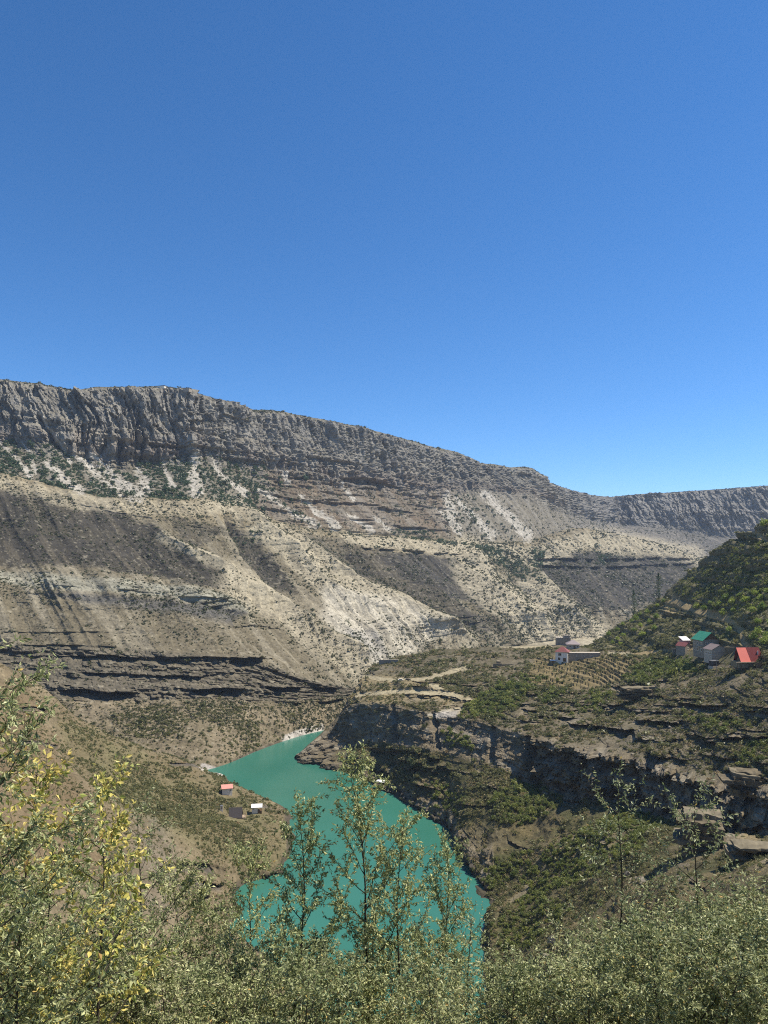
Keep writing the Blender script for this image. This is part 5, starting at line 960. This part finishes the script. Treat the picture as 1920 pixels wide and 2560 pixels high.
# layered outcrops of the right bank, each a stack of rock beds
M_bed = plain('bedded grey brown rock', (98, 88, 68), .95, .4, .45, bump=.8); M_bed2 = plain('pale bedded rock', (116, 106, 84), .95, .28, .5, bump=.6)
def bed_mesh(w_, d_, h_, seed):
    nx, ny, nz = max(4, int(w_/1.0)), max(3, int(d_/1.4)), 3; V = []; Fq = []
    def face(fn, a, b):
        o = len(V); 
        for j in range(b+1):
            for i in range(a+1): V.append(fn(i/a, j/b))
        Fq.extend([(o+j*(a+1)+i, o+j*(a+1)+i+1, o+(j+1)*(a+1)+i+1, o+(j+1)*(a+1)+i) for j in range(b) for i in range(a)])
    face(lambda a, b: ((a-.5)*w_, 0, b*h_), nx, nz); face(lambda a, b: ((a-.5)*w_, b*d_, h_), nx, ny); face(lambda a, b: (w_/2, a*d_, b*h_), ny, nz); face(lambda a, b: (-w_/2, (1-a)*d_, b*h_), ny, nz); face(lambda a, b: ((.5-a)*w_, d_, b*h_), nx, nz)
    V = np.array(V, float); k = seed*3.7
    ox = 1.1*cells(V[:, 0]/2.1+k, 0*V[:, 2]+seed)+.7*cells(V[:, 0]/5+k, 0*V[:, 2]+seed)+1.0*fbm(V[:, 0]/4+k, V[:, 1]/4, V[:, 2]/2, 3); oz = .8*fbm(V[:, 0]/3+k, V[:, 1]/3, 0*V[:, 0], 3)
    fr_ = np.clip(1-V[:, 1]/d_, 0, 1); V[:, 1] -= ox*fr_; V[:, 0] += .5*fbm(V[:, 1]/2+k, V[:, 2], 0*V[:, 0], 2); V[:, 2] += oz*(V[:, 2] > h_*.4)
    return make_mesh('bed', V, np.array(Fq), None, False)
def outcrop(px, py, wpx, hpx, n, rz, mat, label, depth=.5):
    p = at(sB, px, py); o, m = root('rock_outcrop', sB, 0, 0, rz, label, 'rock', p=p); gg = np.random.default_rng(int(px+py)); z = -1.5; H_ = hpx*m; W_ = wpx*m
    th = gg.uniform(.6, 1.5, n); th = th/th.sum()*(H_+1.5)
    for k in range(n):
        f = 1-.3*(k/n)**2; link('bed', bed_mesh(W_*f*gg.uniform(.68, 1.05), max(3., W_*depth*f), th[k]*.97, int(px)+k), mat if k % 3 else M_bed2, o, loc=(gg.normal(0, .06)*W_, gg.uniform(-.9, .9)+.12*H_*(k/n)**2, z), rot=(gg.normal(0, .02), gg.normal(0, .025), gg.normal(0, .05))); z += th[k]
outcrop(1612, 1740, 150, 22, 7, -8, M_bed, 'long pale layered outcrop on the slope below the terraces', .22)
outcrop(1868, 1985, 95, 46, 8, -14, M_bed, 'squared dark rock block near the right edge', .7)
outcrop(1748, 2128, 112, 84, 10, -22, M_bed, 'tall dark rock block standing above the lower right trees', .7)
outcrop(1890, 2140, 120, 24, 6, -10, M_bed2, 'pale broken ledge on the dry grass slope at the right edge', .4)
# boulders
M_bould = plain('pale boulder', (128, 120, 104), .95, .25, 1.3, bump=.6); M_bould2 = plain('brown grey boulder', (86, 78, 66), .95, .3, 1.3, bump=.6)
def rock_mesh(seed):
    import bmesh
    bm = bmesh.new(); bmesh.ops.create_icosphere(bm, subdivisions=3, radius=1.); V = np.array([v.co[:] for v in bm.verts]); gg = np.random.default_rng(seed)
    for k in range(9):
        n = gg.normal(size=3); n /= np.linalg.norm(n); d = gg.uniform(.45, .8); e = V@n-d; V = V-np.clip(e, 0, None)[:, None]*n*.92
    V = V*(1+.1*fbm(V[:, 0]*2.5+seed, V[:, 1]*2.5, V[:, 2]*2.5, 3))[:, None]
    for v, c in zip(bm.verts, V): v.co = c
    me = bpy.data.meshes.new('boulder'); bm.to_mesh(me); bm.free(); return me
rocks = [rock_mesh(k) for k in range(5)]
def boulder(s, px, py, r, mat, label, group=None):
    g = np.random.default_rng(int(px*3+py)); p = at(s, px, py); me = rocks[g.integers(0, 5)]
    if not me.materials: me.materials.append(M_bould)
    o = link('boulder', me, None, None, p+np.array([0, 0, r*.15]), (g.normal(0, .3), g.normal(0, .3), g.uniform(0, 6.28)), (r*g.uniform(.9, 1.4), r*g.uniform(.8, 1.1), r*g.uniform(.55, .85)))
    o.material_slots[0].link = 'OBJECT'; o.material_slots[0].material = mat; tag(o, label, 'boulder', group)
boulder(sB, 1385, 2358, 2.4, M_bould, 'large pale boulder among the trees at lower right'); boulder(sB, 1362, 2392, 2.0, M_bould, 'pale boulder just below the largest one at lower right'); boulder(sB, 1570, 2185, 1.6, M_bould, 'pale boulder above the trees right of the footpath')
g = np.random.default_rng(9)
for i in range(46):
    f = i/45; xs_, ys_ = np.interp(f, [0, .15, .3, .45, .6, .7, .8, .9, 1], [770, 850, 940, 1000, 1060, 1140, 1150, 1180, 1210]), np.interp(f, [0, .15, .3, .45, .6, .7, .8, .9, 1], [1896, 1926, 1955, 1988, 2026, 2080, 2126, 2176, 2218])
    boulder(sB, xs_+g.normal(0, 5)+3, ys_+g.normal(0, 3)-3, g.uniform(.7, 1.9), M_bould2, 'dark boulder at the foot of the right river bank', 'boulders along the right shore')
for i in range(60):
    boulder(sB, g.uniform(1250, 1900), g.uniform(1690, 2000), g.uniform(.5, 1.3), M_bould if i % 2 else M_bould2, 'loose stone lying on the right bank', 'loose stones on the right bank')

# ---------------------------------------------------------------- air
M_haze = bpy.data.materials.new('thin blue air'); M_haze.use_nodes = True; t_ = M_haze.node_tree; t_.nodes.clear()
ou = t_.nodes.new('ShaderNodeOutputMaterial'); pv = t_.nodes.new('ShaderNodeVolumePrincipled'); pv.inputs['Color'].default_value = (.72, .84, 1, 1); pv.inputs['Density'].default_value = 5.5e-5; pv.inputs['Anisotropy'].default_value = .2
t_.links.new(pv.outputs[0], ou.inputs['Volume'])
tag(MB().box(-5200, 5200, -5200, 5200, -192, 345).build('haze', M_haze, None), kind='stuff')
